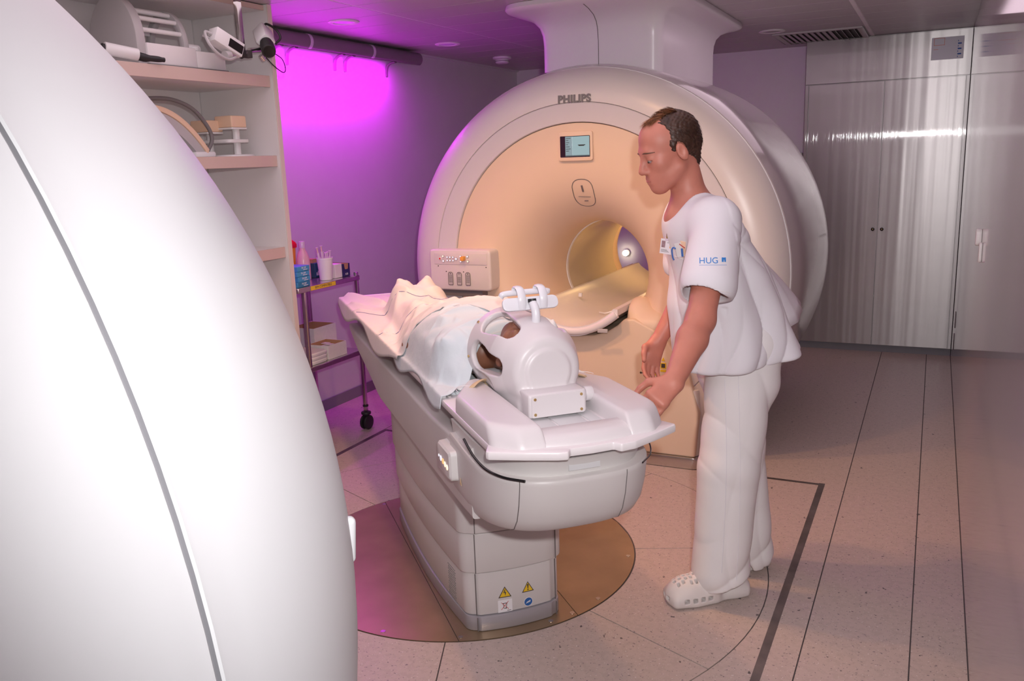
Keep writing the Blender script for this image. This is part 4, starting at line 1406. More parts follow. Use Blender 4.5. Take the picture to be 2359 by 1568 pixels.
def nose_plan(front, hw, back, pw=2.8, n=20, cd=.30):
    out = []
    for k in range(2 * n + 1):
        a = -PI / 2 + PI * k / (2 * n)
        c, s = math.cos(a), math.sin(a)
        out.append((front - cd + cd * abs(c) ** (2 / pw), hw * math.copysign(abs(s) ** (2 / pw), s)))
    return [(back, -hw)] + out + [(back, hw)]


lo = []
for z, f, hw in ((.600, 1.175, .232), (.604, 1.205, .243), (.615, 1.225, .249), (.65, 1.250, .2545), (.70, 1.268, .2565), (.76, 1.280, .257), (.772, 1.280, .2565), (.7755, 1.276, .255)):
    lo.append([(d, n, z + (.022 * max(0, (1.13 - d) / .3) if z > .75 else 0)) for d, n in nose_plan(f, hw, .83)])
obj('end_cover', loft(B(), lo), 'table_shell', tb, angle=50)
obj('end_nose', loft(B(), [[(d, n, z) for d, n in nose_plan(f, hw, .80)] for z, f, hw in ((.762, 1.245, .235), (.790, 1.258, .238), (.815, 1.270, .240), (.832, 1.282, .243))]), 'table_light', tb, angle=50)
P = [(1.00, -.2588, .829), (1.05, -.2585, .815), (1.10, -.2555, .802), (1.16, -.244, .790), (1.215, -.215, .783), (1.258, -.170, .780)]
obj('gap_strip', tube(B(), smooth_path(P, 6), .0038, 8), 'gloss_black', tb)
obj('gap_strip', tube(B(), smooth_path([(d, -n, z) for d, n, z in P], 6), .0022, 8), 'gloss_black', tb)
for n, f in ((-.178, 0), (.118, 0)):
    pts = []
    for z, fr, hw in ((.604, 1.205, .243), (.615, 1.225, .249), (.65, 1.250, .2545), (.70, 1.268, .2565), (.76, 1.280, .257), (.772, 1.280, .2565)):
        t = abs(n) / hw
        pts.append((fr - .30 + .30 * (max(0, 1 - t ** 2.8)) ** (1 / 2.8), n, z))
    obj('cover_joint', tube(B(), pts, .0013, 6), 'seam_dark', tb)
obj('label_plate', box(B(), 1.2635, 1.2660, -.05, .04, .792, .810), 'pad_grey', tb, smooth=False)
# side control panel
cpn = obj('side_panel', loft(B(), [[(d, n, z) for d, z in rrect(.755 + i, .905 - i, .665 + i, .760 - i, .016)] for n, i in ((-.250, 0.0), (-.275, .002), (-.281, .008))]), 'table_light', tb)
for k, m in enumerate(('led_white', 'led_white', 'led_orange', 'led_warm', 'led_warm')):
    d = .780 + .024 * k
    obj('panel_button', cyl(B(), (d, -.2800, .714 - .002 * k), (d, -.2832, .714 - .002 * k), .0085 if k else .004, seg=14), m, cpn)
obj('side_sticker', prism(B(), [(.925, .668), (.945, .668), (.935, .690)], -.2583, -.2575, 'xz'), 'strap_beige', tb, smooth=False)

# table board with flared handles
front_edge = [(1.205, -.252), (1.252, -.272), (1.262, -.268), (1.305, -.185), (1.340, -.108), (1.346, -.082), (1.324, -.070), (1.328, -.01), (1.324, .052), (1.346, .064), (1.340, .108), (1.305, .185), (1.262, .268), (1.252, .272), (1.205, .252)]
brd = fillet([(-1.45, -.252)] + front_edge + [(-1.45, .252)], [.02, .02, .006, .006, .08, .03, .008, .008, .1, .008, .008, .03, .08, .006, .006, .02, .02], 4)
obj('table_board', prism(B(), brd, .853, .8755), 'table_white', tb, bevel=.005)
obj('board_belly', loft(B(), [[(d, n, z) for d, n in fillet([(-1.38, -hw)] + [(f - .10, -hw), (f - .02, -hw * .72), (f, 0), (f - .02, hw * .72), (f - .10, hw)] + [(-1.38, hw)], [.02, .05, .1, .3, .1, .05, .02], 6)] for z, f, hw in ((.828, 1.262, .190), (.832, 1.270, .200), (.845, 1.285, .225), (.8535, 1.292, .236))]), 'table_white', tb, angle=50)
for s in (-1, 1):
    obj('board_rail', box(B(), -1.40, .72, s * .2415 - .0075, s * .2415 + .0075, .874, .887), 'pad_grey', tb, bevel=.003)
    obj('board_groove', box(B(), -1.40, .72, s * .222 - .005, s * .222 + .005, .874, .8785), 'table_shell', tb, bevel=.001, seg=1)
obj('foot_stop', box(B(), -1.447, -1.43, -.235, .235, .874, .895), 'table_white', tb, bevel=.005)
obj('board_pad', prism(B(), rrect(-1.36, .70, -.212, .212, .02), .8745, .884), 'sheet_blue', tb, bevel=.003)
for n0, n1, z in ((-.105, -.030, .8795), (-.022, .062, .8785), (.070, .105, .8795)):
    obj('slot_rail', box(B(), .72, 1.235, n0, n1, .874, z), 'pad_grey', tb, bevel=.002)

# ------------------------------------------------------------------ head coil support (two wings) and the head coil
hs = thing('coil_support', 'grey winged head support lying on the end of the table', 'head support', tw_(1.0, 0, .877), TA)


def wing(s):
    lo = []
    for z, f, g in ((.0, 1.292, .0), (.008, 1.290, .0), (.036, 1.268, .0015), (.045, 1.257, .004), (.050, 1.243, .009), (.0515, 1.230, .014)):
        p = fillet([(.71 + g, s * (.118 + g)), (.72 + g, s * (.165 - g * .5)), (.88 + g, s * (.249 - g)), (f - .07, s * (.249 - g)), (f - .005, s * (.19 - g)), (f, s * (.118 + g))], [.01, .03, .06, .05, .04, .01], 5)
        lo.append([(d - 1.0, n, z) for d, n in (p if s > 0 else p)])
    return loft(B(), lo)


obj('wing', wing(1), 'coil_shell', hs, angle=50)
obj('wing', wing(-1), 'coil_shell', hs, angle=50)
lo = []
for z, f, b in ((.0, 1.306, 1.196), (.008, 1.303, 1.198), (.020, 1.288, 1.203), (.026, 1.272, 1.210)):
    lo.append([(d - 1.0, n, z) for d, n in [(b, -.13)] + [(f - .030 * (n / .13) ** 2 * .6, n) for n in np.linspace(-.13, .13, 11)] + [(b, .13)]])
obj('front_bridge', loft(B(), lo), 'coil_shell', hs, angle=50)
for s, d in ((-1, .79), (1, .83)):
    P = smooth_path([(d - 1.03, s * .105, .028), (d - 1.02, s * .112, .050), (d - 1.005, s * .135, .060), (d - .985, s * .16, .058), (d - .965, s * .178, .054)], 5)
    obj('strap', tube(B(), P, .013, 8, flat=.28, up=(0, 0, 1)), 'strap_beige', hs)
for s, n in ((-1, -.20), (1, .19)):
    pts = [(-.16 + .05 * math.cos(a), n + .03 * math.sin(a), .0512) for a in np.linspace(R(100), R(280), 12)]
    obj('moulded_line', tube(B(), pts, .0011, 6), 'table_white', hs)

hcoil = thing('head_coil', 'grey moulded head coil cage around the patient head', 'head coil', tw_(.83, 0, .884), TA)
ZA = .998
fd = Field((.58, -.19, .875), (1.10, .19, 1.17), .0032)
# outer shell
fd.cone((.66, 0, ZA), (.875, 0, ZA), .140, .137, .01)
fd.cone((.875, 0, ZA), (.945, 0, ZA), .137, .112, .02)
fd.cone((.95, 0, ZA), (.985, 0, ZA), .104, .084, .02)
sl, X = fd.sub((.4, -.3, .8), (1.2, .3, 1.3))
# flat cut of the open end and of the end cap
fd.rbox((.48, 0, ZA), (.165, .3, .3), .002, k=.012, op='sub')
fd.rbox((1.165, 0, ZA), (.16, .3, .3), .002, k=.02, op='sub')
fd.cone((.50, 0, ZA), (.935, 0, ZA), .124, .092, .012, op='sub')
fd.cone((.645, 0, ZA), (.672, 0, ZA), .131, .131, .014)
fd.cone((.55, 0, ZA), (.70, 0, ZA), .120, .120, .008, op='sub')
for a0, wdt, d0, d1 in ((-34, .046, .741, .905), (34, .046, .741, .905), (-86, .045, .741, .915), (86, .045, .741, .915)):
    a = R(a0)
    u = np.array([0, math.sin(a), math.cos(a)])
    for rr in (.09, .115, .14, .165):
        fd.cone(np.array([d0, 0, ZA]) + u * rr, np.array([d1, 0, ZA]) + u * rr, wdt, wdt * .62, .006, op='sub')
# recessed side panels low down
for s in (-1, 1):
    a = R(s * 112)
    u = np.array([0, math.sin(a), math.cos(a)])
    fd.cone(np.array([.71, 0, ZA]) + u * .150, np.array([.86, 0, ZA]) + u * .148, .017, .017, .008, op='sub')
# raised round end cap
fd.cone((.98, 0, ZA), (1.006, 0, ZA), .072, .070, .008)
fd.rbox((1.16, 0, ZA), (.148, .3, .3), .002, k=.01, op='sub')
# foot
fd.rbox((.83, 0, .896), (.17, .090, .016), .008, k=.03)
fd.rbox((.98, 0, .915), (.055, .088, .032), .01, k=.02)
hb = np.array([.83, 0, .884])
obx = fd.build('coil_cage', 'coil_shell', hcoil, xf=lambda P: P - hb)
bx = obj('cable_box', box(B(), .965 - .83, 1.075 - .83, -.088, .088, .8855 - .884, .955 - .884), 'coil_shell', hcoil, bevel=.008, seg=3)
obj('box_cover', prism(B(), rrect(-.080, .080, .004, .068, .006), 1.0755 - .83, 1.0785 - .83, 'yz'), 'coil_shell', bx, bevel=.001, seg=1)
for n in (-.070, .070):
    for z in (.014, .058):
        obj('brass_screw', cyl(B(), (.2485, n, z), (.2505, n, z), .0042, seg=12), 'brass', bx)
cc = obj('cable_plug', cyl(B(), (.19, .088, .040), (.19, .104, .040), .017), 'coil_shell', hcoil, bevel=.002)
obj('plug_end', cyl(B(), (.19, .103, .040), (.19, .128, .040), .022), 'coil_shell', cc, bevel=.003)
for ang, d in ((-46, .665), (-93, .672), (-46, .76)):
    u = Vector((0, math.sin(R(ang)), math.cos(R(ang))))
    c = Vector((d - .83, 0, ZA - .884))
    if d < .7:
        obj('brass_screw', cyl(B(), c + u * .139, c + u * .1445, .0042, seg=12), 'brass', hcoil)
obj('head_pad', loft(B(), [[(d - .83, n, z - .884) for n, z in rrect(-.100, .100, .893, .93 + h, .03)] for d, h in ((.62, .0), (.66, .005), (.80, .0), (.90, -.005))]), 'sheet_blue', hcoil)
# mirror on its arm
mz = -.884
arm = smooth_path([(.880 - .83, .0, 1.110 + mz), (.884 - .83, 0, 1.150 + mz), (.895 - .83, 0, 1.178 + mz), (.880 - .83, 0, 1.190 + mz)], 6)
obj('mirror_arm', tube(B(), [(.875 - .83, 0, 1.108 + mz)] + [Vector(p) for p in smooth_path([(.900 - .83, 0, 1.105 + mz), (.912 - .83, .002, 1.135 + mz), (.908 - .83, .002, 1.165 + mz), (.890 - .83, 0, 1.185 + mz)], 6)], [.013] + [.0135] * 8 + [.013] * 8 + [.012] * 3, 12), 'mirror_white', hcoil)
obj('arm_foot', loft(B(), [[(d - .83, n, z + mz) for d, n in rrect(.872 - i, .925 + i, -.018 - i, .018 + i, .008)] for z, i in ((1.085, .006), (1.10, .002), (1.125, -.004))]), 'mirror_white', hcoil)
obj('arm_cap', cyl(B(), (.890 - .83, 0, 1.184 + mz), (.888 - .83, 0, 1.194 + mz), .0125), 'rubber_black', hcoil)
pl_ = obj('mirror_plate', prism(B(), rrect(-.088, .088, -.020, .020, .0195, 8), -.006, .006, 'yz', Matrix.Translation((.872 - .83, 0, 1.178 + mz)) @ Matrix.Rotation(R(-25), 4, 'Y')), 'mirror_white', hcoil, bevel=.003)
for n in (-.030, .038):
    P = smooth_path([(.884 - .83, n, 1.165 + mz), (.886 - .83, n, 1.195 + mz), (.868 - .83, n, 1.222 + mz), (.835 - .83, n, 1.224 + mz), (.822 - .83, n, 1.205 + mz)], 5)
    obj('mirror_clip', tube(B(), P, .0125, 8, flat=.35, up=(1, 0, 0)), 'mirror_white', hcoil)
obj('mirror_bar', tube(B(), smooth_path([(.828 - .83, -.078, 1.196 + mz), (.832 - .83, -.06, 1.206 + mz), (.832 - .83, .06, 1.206 + mz), (.828 - .83, .072, 1.200 + mz)], 5), .009, 10), 'mirror_white', hcoil)

# ================================================================== people


def V3(a):
    return np.array(a, float)


def head_shape(fd, o, F, L, U, s=1.0):
    Rm = [F, L, U]

    def P(f, l, u):
        return o + s * (f * F + l * L + u * U)

    def E_(f, l, u, r, k=.02, op='add'):
        fd.ell(P(f, l, u), [x * s for x in r], Rm, k, op)

    def Cn(a, b, ra, rb, k=.015, op='add'):
        fd.cone(P(*a), P(*b), ra * s, rb * s, k, op)
    E_(-.020, 0, .038, (.096, .076, .088), .02)
    E_(.036, 0, .045, (.052, .061, .062), .03)
    E_(.040, 0, -.028, (.050, .056, .074), .03)
    E_(.020, 0, -.066, (.056, .055, .050), .03)
    for q in (-1, 1):
        Cn((-.008, q * .050, -.055), (.058, q * .018, -.104), .016, .015, .03)
        E_(.056, q * .040, -.022, (.022, .018, .018), .025)
    E_(.070, 0, -.104, (.022, .025, .020), .025)
    E_(.068, 0, -.068, (.028, .031, .027), .025)
    Cn((.080, -.030, .021), (.080, .030, .021), .0125, .0125, .02)
    for q in (-1, 1):
        E_(.101, q * .031, -.003, (.019, .017, .0105), .012, 'sub')
        E_(.0795, q * .031, .0005, (.0125, .0150, .0105), .006)
    Cn((.088, 0, .014), (.110, 0, -.036), .0075, .0125, .014)
    for q in (-1, 1):
        E_(.098, q * .0125, -.041, (.012, .0085, .0085), .008)
    Cn((.0915, -.017, -.0665), (.0915, .017, -.0665), .0065, .0065, .008)
    Cn((.0890, -.015, -.0795), (.0890, .015, -.0795), .0075, .0075, .008)
    Cn((.1005, -.022, -.0730), (.1005, .022, -.0730), .0022, .0022, .004, 'sub')
    for q in (-1, 1):
        e = [F * .96 - U * .28, L + F * -.35 * q * 0, U * .96 + F * .28]
        fd.ell(P(-.014, q * .0815, -.008), [.0185 * s, .0105 * s, .0320 * s], [e[0] / np.linalg.norm(e[0]), L, e[2] / np.linalg.norm(e[2])], .008)
        fd.ell(P(-.010, q * .0925, -.005), [.0105 * s, .0075 * s, .0190 * s], Rm, .004, 'sub')


def fingers(fd, W0, P_, N_, A_, curls, thumb_side, s=1.0):
    """palm, four fingers and a thumb. P_: towards fingertips, N_: back of hand, A_: towards the little finger"""
    P_, N_, A_ = [V3(x) / np.linalg.norm(x) for x in (P_, N_, A_)]
    for off, w in ((-.026, .0145), (-.009, .0155), (.009, .0150), (.026, .0135)):
        fd.cone(W0 + A_ * off * .65 * s, W0 + P_ * .080 * s + A_ * off * s, w * s, w * .92 * s, .016)
    for i, (off, ln) in enumerate(((-.029, 1.0), (-.0095, 1.08), (.0105, 1.0), (.0295, .80))):
        p = W0 + P_ * (.082 - .006 * abs(i - 1)) * s + A_ * off * s
        ang = 0
        for seg, (l, c) in enumerate(zip((.042, .027, .021), curls)):
            ang += c
            dr = P_ * math.cos(ang) - N_ * math.sin(ang)
            q = p + dr * l * ln * s
            fd.cone(p, q, (.0098 - .0011 * seg) * s, (.0090 - .0011 * seg) * s, .004)
            p = q
    t0 = W0 + P_ * .022 * s - A_ * .026 * s
    t1 = t0 + (P_ * .55 - A_ * .75 - N_ * .35) * .040 * s
    t2 = t1 + (P_ * .85 - A_ * .25 - N_ * .45) * .032 * s
    t3 = t2 + (P_ * .90 - N_ * .42) * .026 * s
    fd.cone(t0, t1, .0150 * s, .0125 * s, .014)
    fd.cone(t1, t2, .0118 * s, .0105 * s, .006)
    fd.cone(t2, t3, .0105 * s, .0088 * s, .004)


# ------------------------------------------------------------------ patient
pt_o = V3((.10, 0, .886))
pat = thing('person', 'patient lying on the table under a white sheet, head inside the coil', 'person', tw_(.10, 0, .886), TA)
dX, nY, zZ = V3((1, 0, 0)), V3((0, 1, 0)), V3((0, 0, 1))
fd = Field((-.80, -.28, .876), (.97, .28, 1.16), .006)
hd_o = V3((.800, .0, 1.003))
head_shape(fd, hd_o, zZ, -nY, dX, .95)
fd.cone((.72, 0, .975), (.60, 0, .975), .050, .062, .03)
fd.cone((.545, -.15, .975), (.545, .15, .975), .070, .070, .03)
fd.cone((.50, 0, .985), (.10, 0, .965), .098, .085, .04, sq=((0, 1, 0), 1.6))
fd.cone((.10, 0, .965), (-.02, 0, .955), .085, .075, .04, sq=((0, 1, 0), 1.9))
for s in (-1, 1):
    fd.cone((.53, s * .155, .965), (.12, s * (.205 if s < 0 else .19), .925), .045, .036, .02)
    fd.cone((.12, s * (.205 if s < 0 else .19), .925), (-.02, s * .13, 1.0), .036, .026, .015)
    fd.cone((-.02, s * .085, .955), (-.32, s * .075, .950), .075, .052, .03)
    fd.cone((-.32, s * .075, .950), (-.68, s * .07, .930), .050, .034, .02)
    fd.cone((-.68, s * .07, .925), (-.715, s * .065, 1.035), .034, .020, .015)
    fingers(fd, V3((-.02, s * .13, 1.0)), (-.8, -s * .6, .15), (0.1, 0.1 * s, 1), (-s * .6 * s, -.8 * s, 0), (.2, .3, .3), 1, .9)
fd.rbox((0, 0, .86), (1.2, .4, .0265), .002, k=.004, op='sub')
pbody = fd.build('body', 'skin_brown', pat, smooth=1, xf=lambda P: P - pt_o)
PBV = bvh_of(pbody)
fd = Field((.66, -.10, .90), (.97, .10, 1.08), .005)
fd.ell((.835, 0, .982), (.092, .0745, .0905), None, .01)
fd.ell((.79, 0, 1.07), (.115, .12, .062), None, .012, 'sub')
fd.rbox((.66, 0, .99), (.085, .2, .2), .002, k=.01, op='sub')
fd.build('hair', 'rubber_black', pat, smooth=1, xf=lambda P: P - pt_o)


def bump_h(d, n):
    """height of the body under the sheet above the board"""
    ds = [-1.5, -.90, -.80, -.74, -.69, -.63, -.52, -.35, -.15, .0, .12, .28, .42, .53, .60, .66, .72]
    hh = [.0, .0, .02, .15, .178, .15, .105, .105, .125, .150, .185, .218, .225, .195, .155, .105, .03]
    ww = [.2, .2, .15, .13, .135, .14, .15, .165, .19, .22, .24, .25, .25, .245, .22, .18, .12]
    H = np.interp(d, ds, hh)
    Wd = np.interp(d, ds, ww)
    q = np.clip(1 - np.abs(n / Wd) ** 2.6, 0, 1) ** .55
    z = H * q
    tw = np.exp(-((d + .69) / .07) ** 2)
    z -= tw * .05 * np.exp(-(n / .028) ** 2)
    return z


def cloth(name, m, d_lo, d_hi, n_lo, n_hi, nd, nn, lift, ridges, nrand, parent_o, blur, seed, label, cat, thick=.0025, base=.8865, lim=.262, amp=.016, fade=99):
    u = np.linspace(0, 1, nd)
    v = np.linspace(0, 1, nn)
    U_, V_ = np.meshgrid(u, v, indexing='ij')
    N_ = np.array([[n_lo(a) + (n_hi(a) - n_lo(a)) * b for b in v] for a in u])
    D_ = np.array([[d_lo(N_[i, j]) + (d_hi(N_[i, j]) - d_lo(N_[i, j])) * u[i] for j in range(nn)] for i in range(nd)])
    Z = bump_h(D_, N_)
    for i in range(nd):
        for j in range(nn):
            if D_[i, j] < .70:
                h = PBV.ray_cast(Vector((D_[i, j] - pt_o[0], N_[i, j] - pt_o[1], .4)), Vector((0, 0, -1)), .6)
                if h[0] is not None:
                    Z[i, j] = max(Z[i, j], h[0].z + pt_o[2] - base + .004)
    tap = np.clip((lim + .002 - np.abs(N_)) / .034, 0, 1)
    tap = tap * tap * (3 - 2 * tap)
    Z0 = Z.copy()
    for _ in range(blur):
        Zp = np.pad(Z, 1, mode='edge')
        Zb = (Zp[:-2, 1:-1] + Zp[2:, 1:-1] + Zp[1:-1, :-2] + Zp[1:-1, 2:]) / 4
        Z = np.maximum(Zb, Z0)
    r_ = np.random.default_rng(seed)
    rg = list(ridges)
    dmin, dmax, nmin, nmax = D_.min(), D_.max(), N_.min(), N_.max()
    for _ in range(nrand):
        c = np.array([r_.uniform(dmin, dmax), r_.uniform(nmin, nmax)])
        a = r_.uniform(0, PI)
        L = r_.uniform(.08, .22)
        rg.append((c[0], c[1], c[0] + L * math.cos(a), c[1] + L * math.sin(a), r_.uniform(.006, .017), amp * r_.uniform(.4, 1.0)))
    Wz = np.zeros_like(Z)
    for x0, y0, x1, y1, w, h in rg:
        ax, ay = x1 - x0, y1 - y0
        L2 = ax * ax + ay * ay
        t = ((D_ - x0) * ax + (N_ - y0) * ay) / L2
        tc = np.clip(t, 0, 1)
        bow = .02 * np.sin(tc * PI)
        px, py = D_ - x0 - ax * tc + bow, N_ - y0 - ay * tc
        dist = np.sqrt(px * px + py * py)
        Wz = np.maximum(Wz, 1.35 * h * np.exp(-(dist / w) ** 1.05) * (.35 + .65 * np.sin(np.clip(tc, .04, .96) * PI) ** .5)) + 0
    Wz *= np.clip(U_ * fade, 0, 1)
    Z = base + lift + Z * tap + Wz * (.25 + .75 * tap)
    hang = np.maximum(np.abs(N_) - lim, 0)
    sm = hang * hang / (hang + .012)
    Z -= sm * 2.4
    Nn = np.sign(N_) * (np.minimum(np.abs(N_), lim) + hang * .30)
    o = V3(parent_o)
    P = np.stack([D_, Nn, Z], -1).reshape(-1, 3) - o
    F_ = [(i * nn + j, i * nn + j + 1, (i + 1) * nn + j + 1, (i + 1) * nn + j) for i in range(nd - 1) for j in range(nn - 1)]
    ob = pyobj(name, P, F_, m, None, angle=180)
    ob.location = tw_(*parent_o)
    ob.rotation_euler = (0, 0, TA)
    md = ob.modifiers.new('thickness', 'SOLIDIFY')
    md.thickness = thick
    md.offset = 0
    tag(ob, label, cat)
    return ob


sheet_ridges = [(-1.38, -.22, -1.02, -.10, .030, .045), (-1.30, -.05, -.86, .02, .022, .022), (-1.15, -.24, -.72, -.10, .020, .030), (-.95, -.26, -.60, -.06, .018, .028),
                (-.62, -.10, -.28, -.24, .016, .024), (-.50, .02, -.10, -.20, .015, .022), (-.45, .12, .05, .02, .016, .018), (-.30, -.26, .10, -.08, .016, .026),
                (-.60, .06, -.62, .22, .018, .020), (-.10, .16, .35, .10, .018, .016), (-.70, .0, -.45, .0, .014, .020), (-.05, -.22, .22, -.14, .014, .022), (.05, .0, .38, .05, .015, .014)]
sh = cloth('bed_sheet', 'sheet_white',
           lambda n: -1.40 - .05 * min(1, max(-n, 0) * 5) + .10 * max(n, 0), lambda n: max(.07, min(.57, .52 + 1.5 * n)),
           lambda u: -.275 - .030 * math.sin(u * 5.5 + .6) ** 2, lambda u: .262 + .02 * math.sin(u * 7), 240, 100, .007, sheet_ridges, 46, (-.4, 0, .885), 8, 5,
           'pinkish white bed sheet covering the patient from chest to feet', 'sheet', amp=.011)
bvs = bvh_of(sh)
for d0, n0, d1, n1, w in ((-.90, -.255, -.35, .10, .03), (-.28, -.262, .05, .12, -.02)):
    P = []
    for k in range(25):
        t = k / 24
        d, n = d0 + (d1 - d0) * t + w * math.sin(t * PI * 1.3), n0 + (n1 - n0) * t
        h = bvs.ray_cast(Vector((d + .4, n, .6)), Vector((0, 0, -1)), 3)
        if h[0] is not None:
            P.append(h[0] + Vector((0, 0, .0016)))
    obj('stitch_line', tube(B(), P, .0016, 6), 'stitch_blue', sh)
gown_ridges = [(.16, -.25, .45, -.16, .018, .026), (.18, -.27, .60, -.22, .020, .030), (.40, -.24, .64, -.12, .016, .022), (.30, .10, .62, .24, .018, .030), (.45, .12, .66, .26, .018, .034),
               (.50, -.20, .66, -.05, .014, .020), (.35, .22, .60, .28, .016, .030), (.60, .16, .72, .26, .016, .040), (.55, .20, .74, .18, .014, .036), (.58, -.20, .72, -.16, .014, .030), (.62, -.26, .72, -.20, .014, .022), (.55, -.27, .66, -.18, .016, .030)]
gown = cloth('pale_drape', 'sheet_blue',
             lambda n: max(.07, min(.57, .52 + 1.5 * n)) - .10, lambda n: .715 + .022 * math.sin(n * 22 + 1) - .085 * math.exp(-(n / .12) ** 4),
             lambda u: -.272 - .012 * math.sin(u * 9), lambda u: .285 + .012 * math.sin(u * 8), 150, 120, .003, gown_ridges, 90, (.3, 0, .885), 3, 9,
             'pale bluish drape over the patient shoulders beside the head coil', 'drape', base=.8850, lim=.252, amp=.014, fade=4)

# ------------------------------------------------------------------ standing man
mo = V3((.66, .82, 0.0))
man = thing('person', 'man in white scrubs and clogs leaning over the table end', 'person', tw_(.66, .82, .001), TA)


def mx(P):
    return P - mo


# head frame: looks towards the table (-y), pitched down
pit, yw = R(17), R(-7)
Fh = V3((math.sin(yw), -math.cos(yw), 0))
Lh = V3((math.cos(yw), math.sin(yw), 0))
Uz = V3((0, 0, 1))
Ff = Fh * math.cos(pit) - Uz * math.sin(pit)
Uf = Uz * math.cos(pit) + Fh * math.sin(pit)
HO = V3((.605, .612, 1.606))
fd = Field((.28, .20, .02), (1.22, 1.14, 1.77), .0045)
head_shape(fd, HO, Ff, Lh, Uf, 1.0)


def HP(f, l, u):
    return HO + f * Ff + l * Lh + u * Uf


fd.cone(HP(-.036, 0, -.055), (.612, .697, 1.425), .052, .060, .02)
fd.cone((.612, .685, 1.45), (.612, .645, 1.380), .045, .045, .03)
TW = (.93, -.37, 0)          # shoulder line, twisted towards the reaching arm
fd.cone((.52, .735, 1.368), (.70, .685, 1.368), .058, .058, .03)
fd.cone((.61, .722, 1.36), (.61, .79, 1.14), .100, .10, .04, sq=(TW, 1.4))
fd.cone((.61, .79, 1.14), (.615, .87, .95), .105, .115, .04, sq=((1, 0, 0), 1.25))
for hp, kn, an in (((.70, .87, .92), (.735, .785, .50), (.728, .800, .07)), ((.53, .91, .92), (.56, .935, .50), (.575, .99, .07))):
    fd.cone(hp, kn, .085, .055, .03)
    fd.cone(kn, an, .055, .038, .02)
    fd.cone(an, (an[0], an[1] - .15, .045), .036, .026, .02)
SH, EL, WR = V3((.785, .695, 1.375)), V3((.930, .545, 1.085)), V3((1.045, .385, .930))
fd.cone(SH, EL, .056, .044, .03)
fd.cone(EL, EL * .68 + WR * .32, .046, .044, .02)
fd.cone(EL * .68 + WR * .32, WR, .044, .027, .02, sq=((.7, .5, -.5), 1.12))
Pn = V3((.22, -.83, -.52))
Pn /= np.linalg.norm(Pn)
Nn_ = V3((.72, -.18, .67))
Nn_ -= Pn * (Nn_ @ Pn)
Nn_ /= np.linalg.norm(Nn_)
An = np.cross(Pn, Nn_)
if An[0] < 0:
    An = -An
fingers(fd, WR, Pn, Nn_, An, (.45, .85, .75), 1, 1.0)
SH2, EL2, WR2 = V3((.460, .770, 1.372)), V3((.425, .790, 1.09)), V3((.425, .670, .905))
fd.cone(SH2, EL2, .056, .044, .03)
fd.cone(EL2, WR2, .045, .028, .02)
fingers(fd, WR2, (.15, -.45, -.88), (-.9, -.4, .1), (0.1, .8, -.5), (.25, .4, .4), 1, 1.0)
body = fd.build('body', 'skin_light', man, smooth=1, xf=mx)

# face details
for q in (-1, 1):
    e = obj('eye', sph(B(), mx(HP(.0800, q * .031, -.0065)), (.0115, .0115, .0090), 16, 12), 'eye_white', man)
    c = HP(.0895, q * .032, -.0085)
    obj('iris', sph(B(), mx(c), (.0042, .0042, .0042), 12, 8), 'iris', e)
    P = [mx(HP(.0905 - .010 * abs(t) ** 1.5, q * .031 + .0145 * t, -.0030 - .004 * t * t)) for t in np.linspace(-1, 1, 9)]
    obj('eyelid_line', tube(B(), P, .0012, 6), 'brow_brown', e)
    bvb = bvh_of(body)
    P = []
    for t in np.linspace(-1, 1, 9):
        p = HP(.17, q * (.034 + .019 * t * 1), .0195 + .003 * (1 - t * t) - .002 * t)
        h = bvb.ray_cast(Vector(mx(p)), Vector(-Ff), .3)
        if h[0] is not None:
            P.append(h[0])
    if len(P) > 4:
        obj('eyebrow', tube(B(), P, [.0008 + .0021 * math.sin(PI * (k + .3) / (len(P) - .4)) for k in range(len(P))], 6), 'brow_brown', man)
P = []
for t in np.linspace(-1, 1, 9):
    h = bvb.ray_cast(Vector(mx(HP(.17, .019 * t, -.0730 - .002 * t * t))), Vector(-Ff), .3)
    P.append(h[0])
obj('lip_line', tube(B(), P, .0020, 6), 'lip', man)

# hair: dark cap at the sides and back, thin fair strands on top
fd = Field(HO - .17, HO + .17, .0035)
Rm = [Ff, Lh, Uf]
fd.ell(HP(-.024, 0, .040), (.1005, .0810, .0915), Rm, .01)
fd.cone(HP(-.078, 0, .0), HP(-.072, 0, -.058), .038, .026, .02, sq=(Lh, 1.45))
fd.ell(HP(.085, 0, .015), (.085, .12, .105), Rm, .012, 'sub')
for q in (-1, 1):
    fd.ell(HP(.062, q * .070, .065), (.052, .045, .045), Rm, .012, 'sub')
    fd.ell(HP(-.010, q * .080, -.014), (.027, .05, .040), Rm, .010, 'sub')
    fd.cone(HP(.006, q * .072, .022), HP(.006, q * .071, .004), .009, .005, .012)
fd.ell(HP(.02, 0, -.11), (.085, .12, .09), Rm, .012, 'sub')
fd.ell(HP(.045, 0, .125), (.055, .050, .030), Rm, .012, 'sub')
X = np.meshgrid(*fd.ax, indexing='ij')
fd.v += (.0018 * np.sin(X[0] * 420 + 3 * np.sin(X[2] * 90)) * np.sin(X[1] * 380 + 2 * np.sin(X[0] * 120)) + .0012 * np.sin(X[2] * 500 + X[1] * 200)).astype(np.float32)
hair = fd.build('hair', 'hair_brown', man, smooth=0, xf=mx)


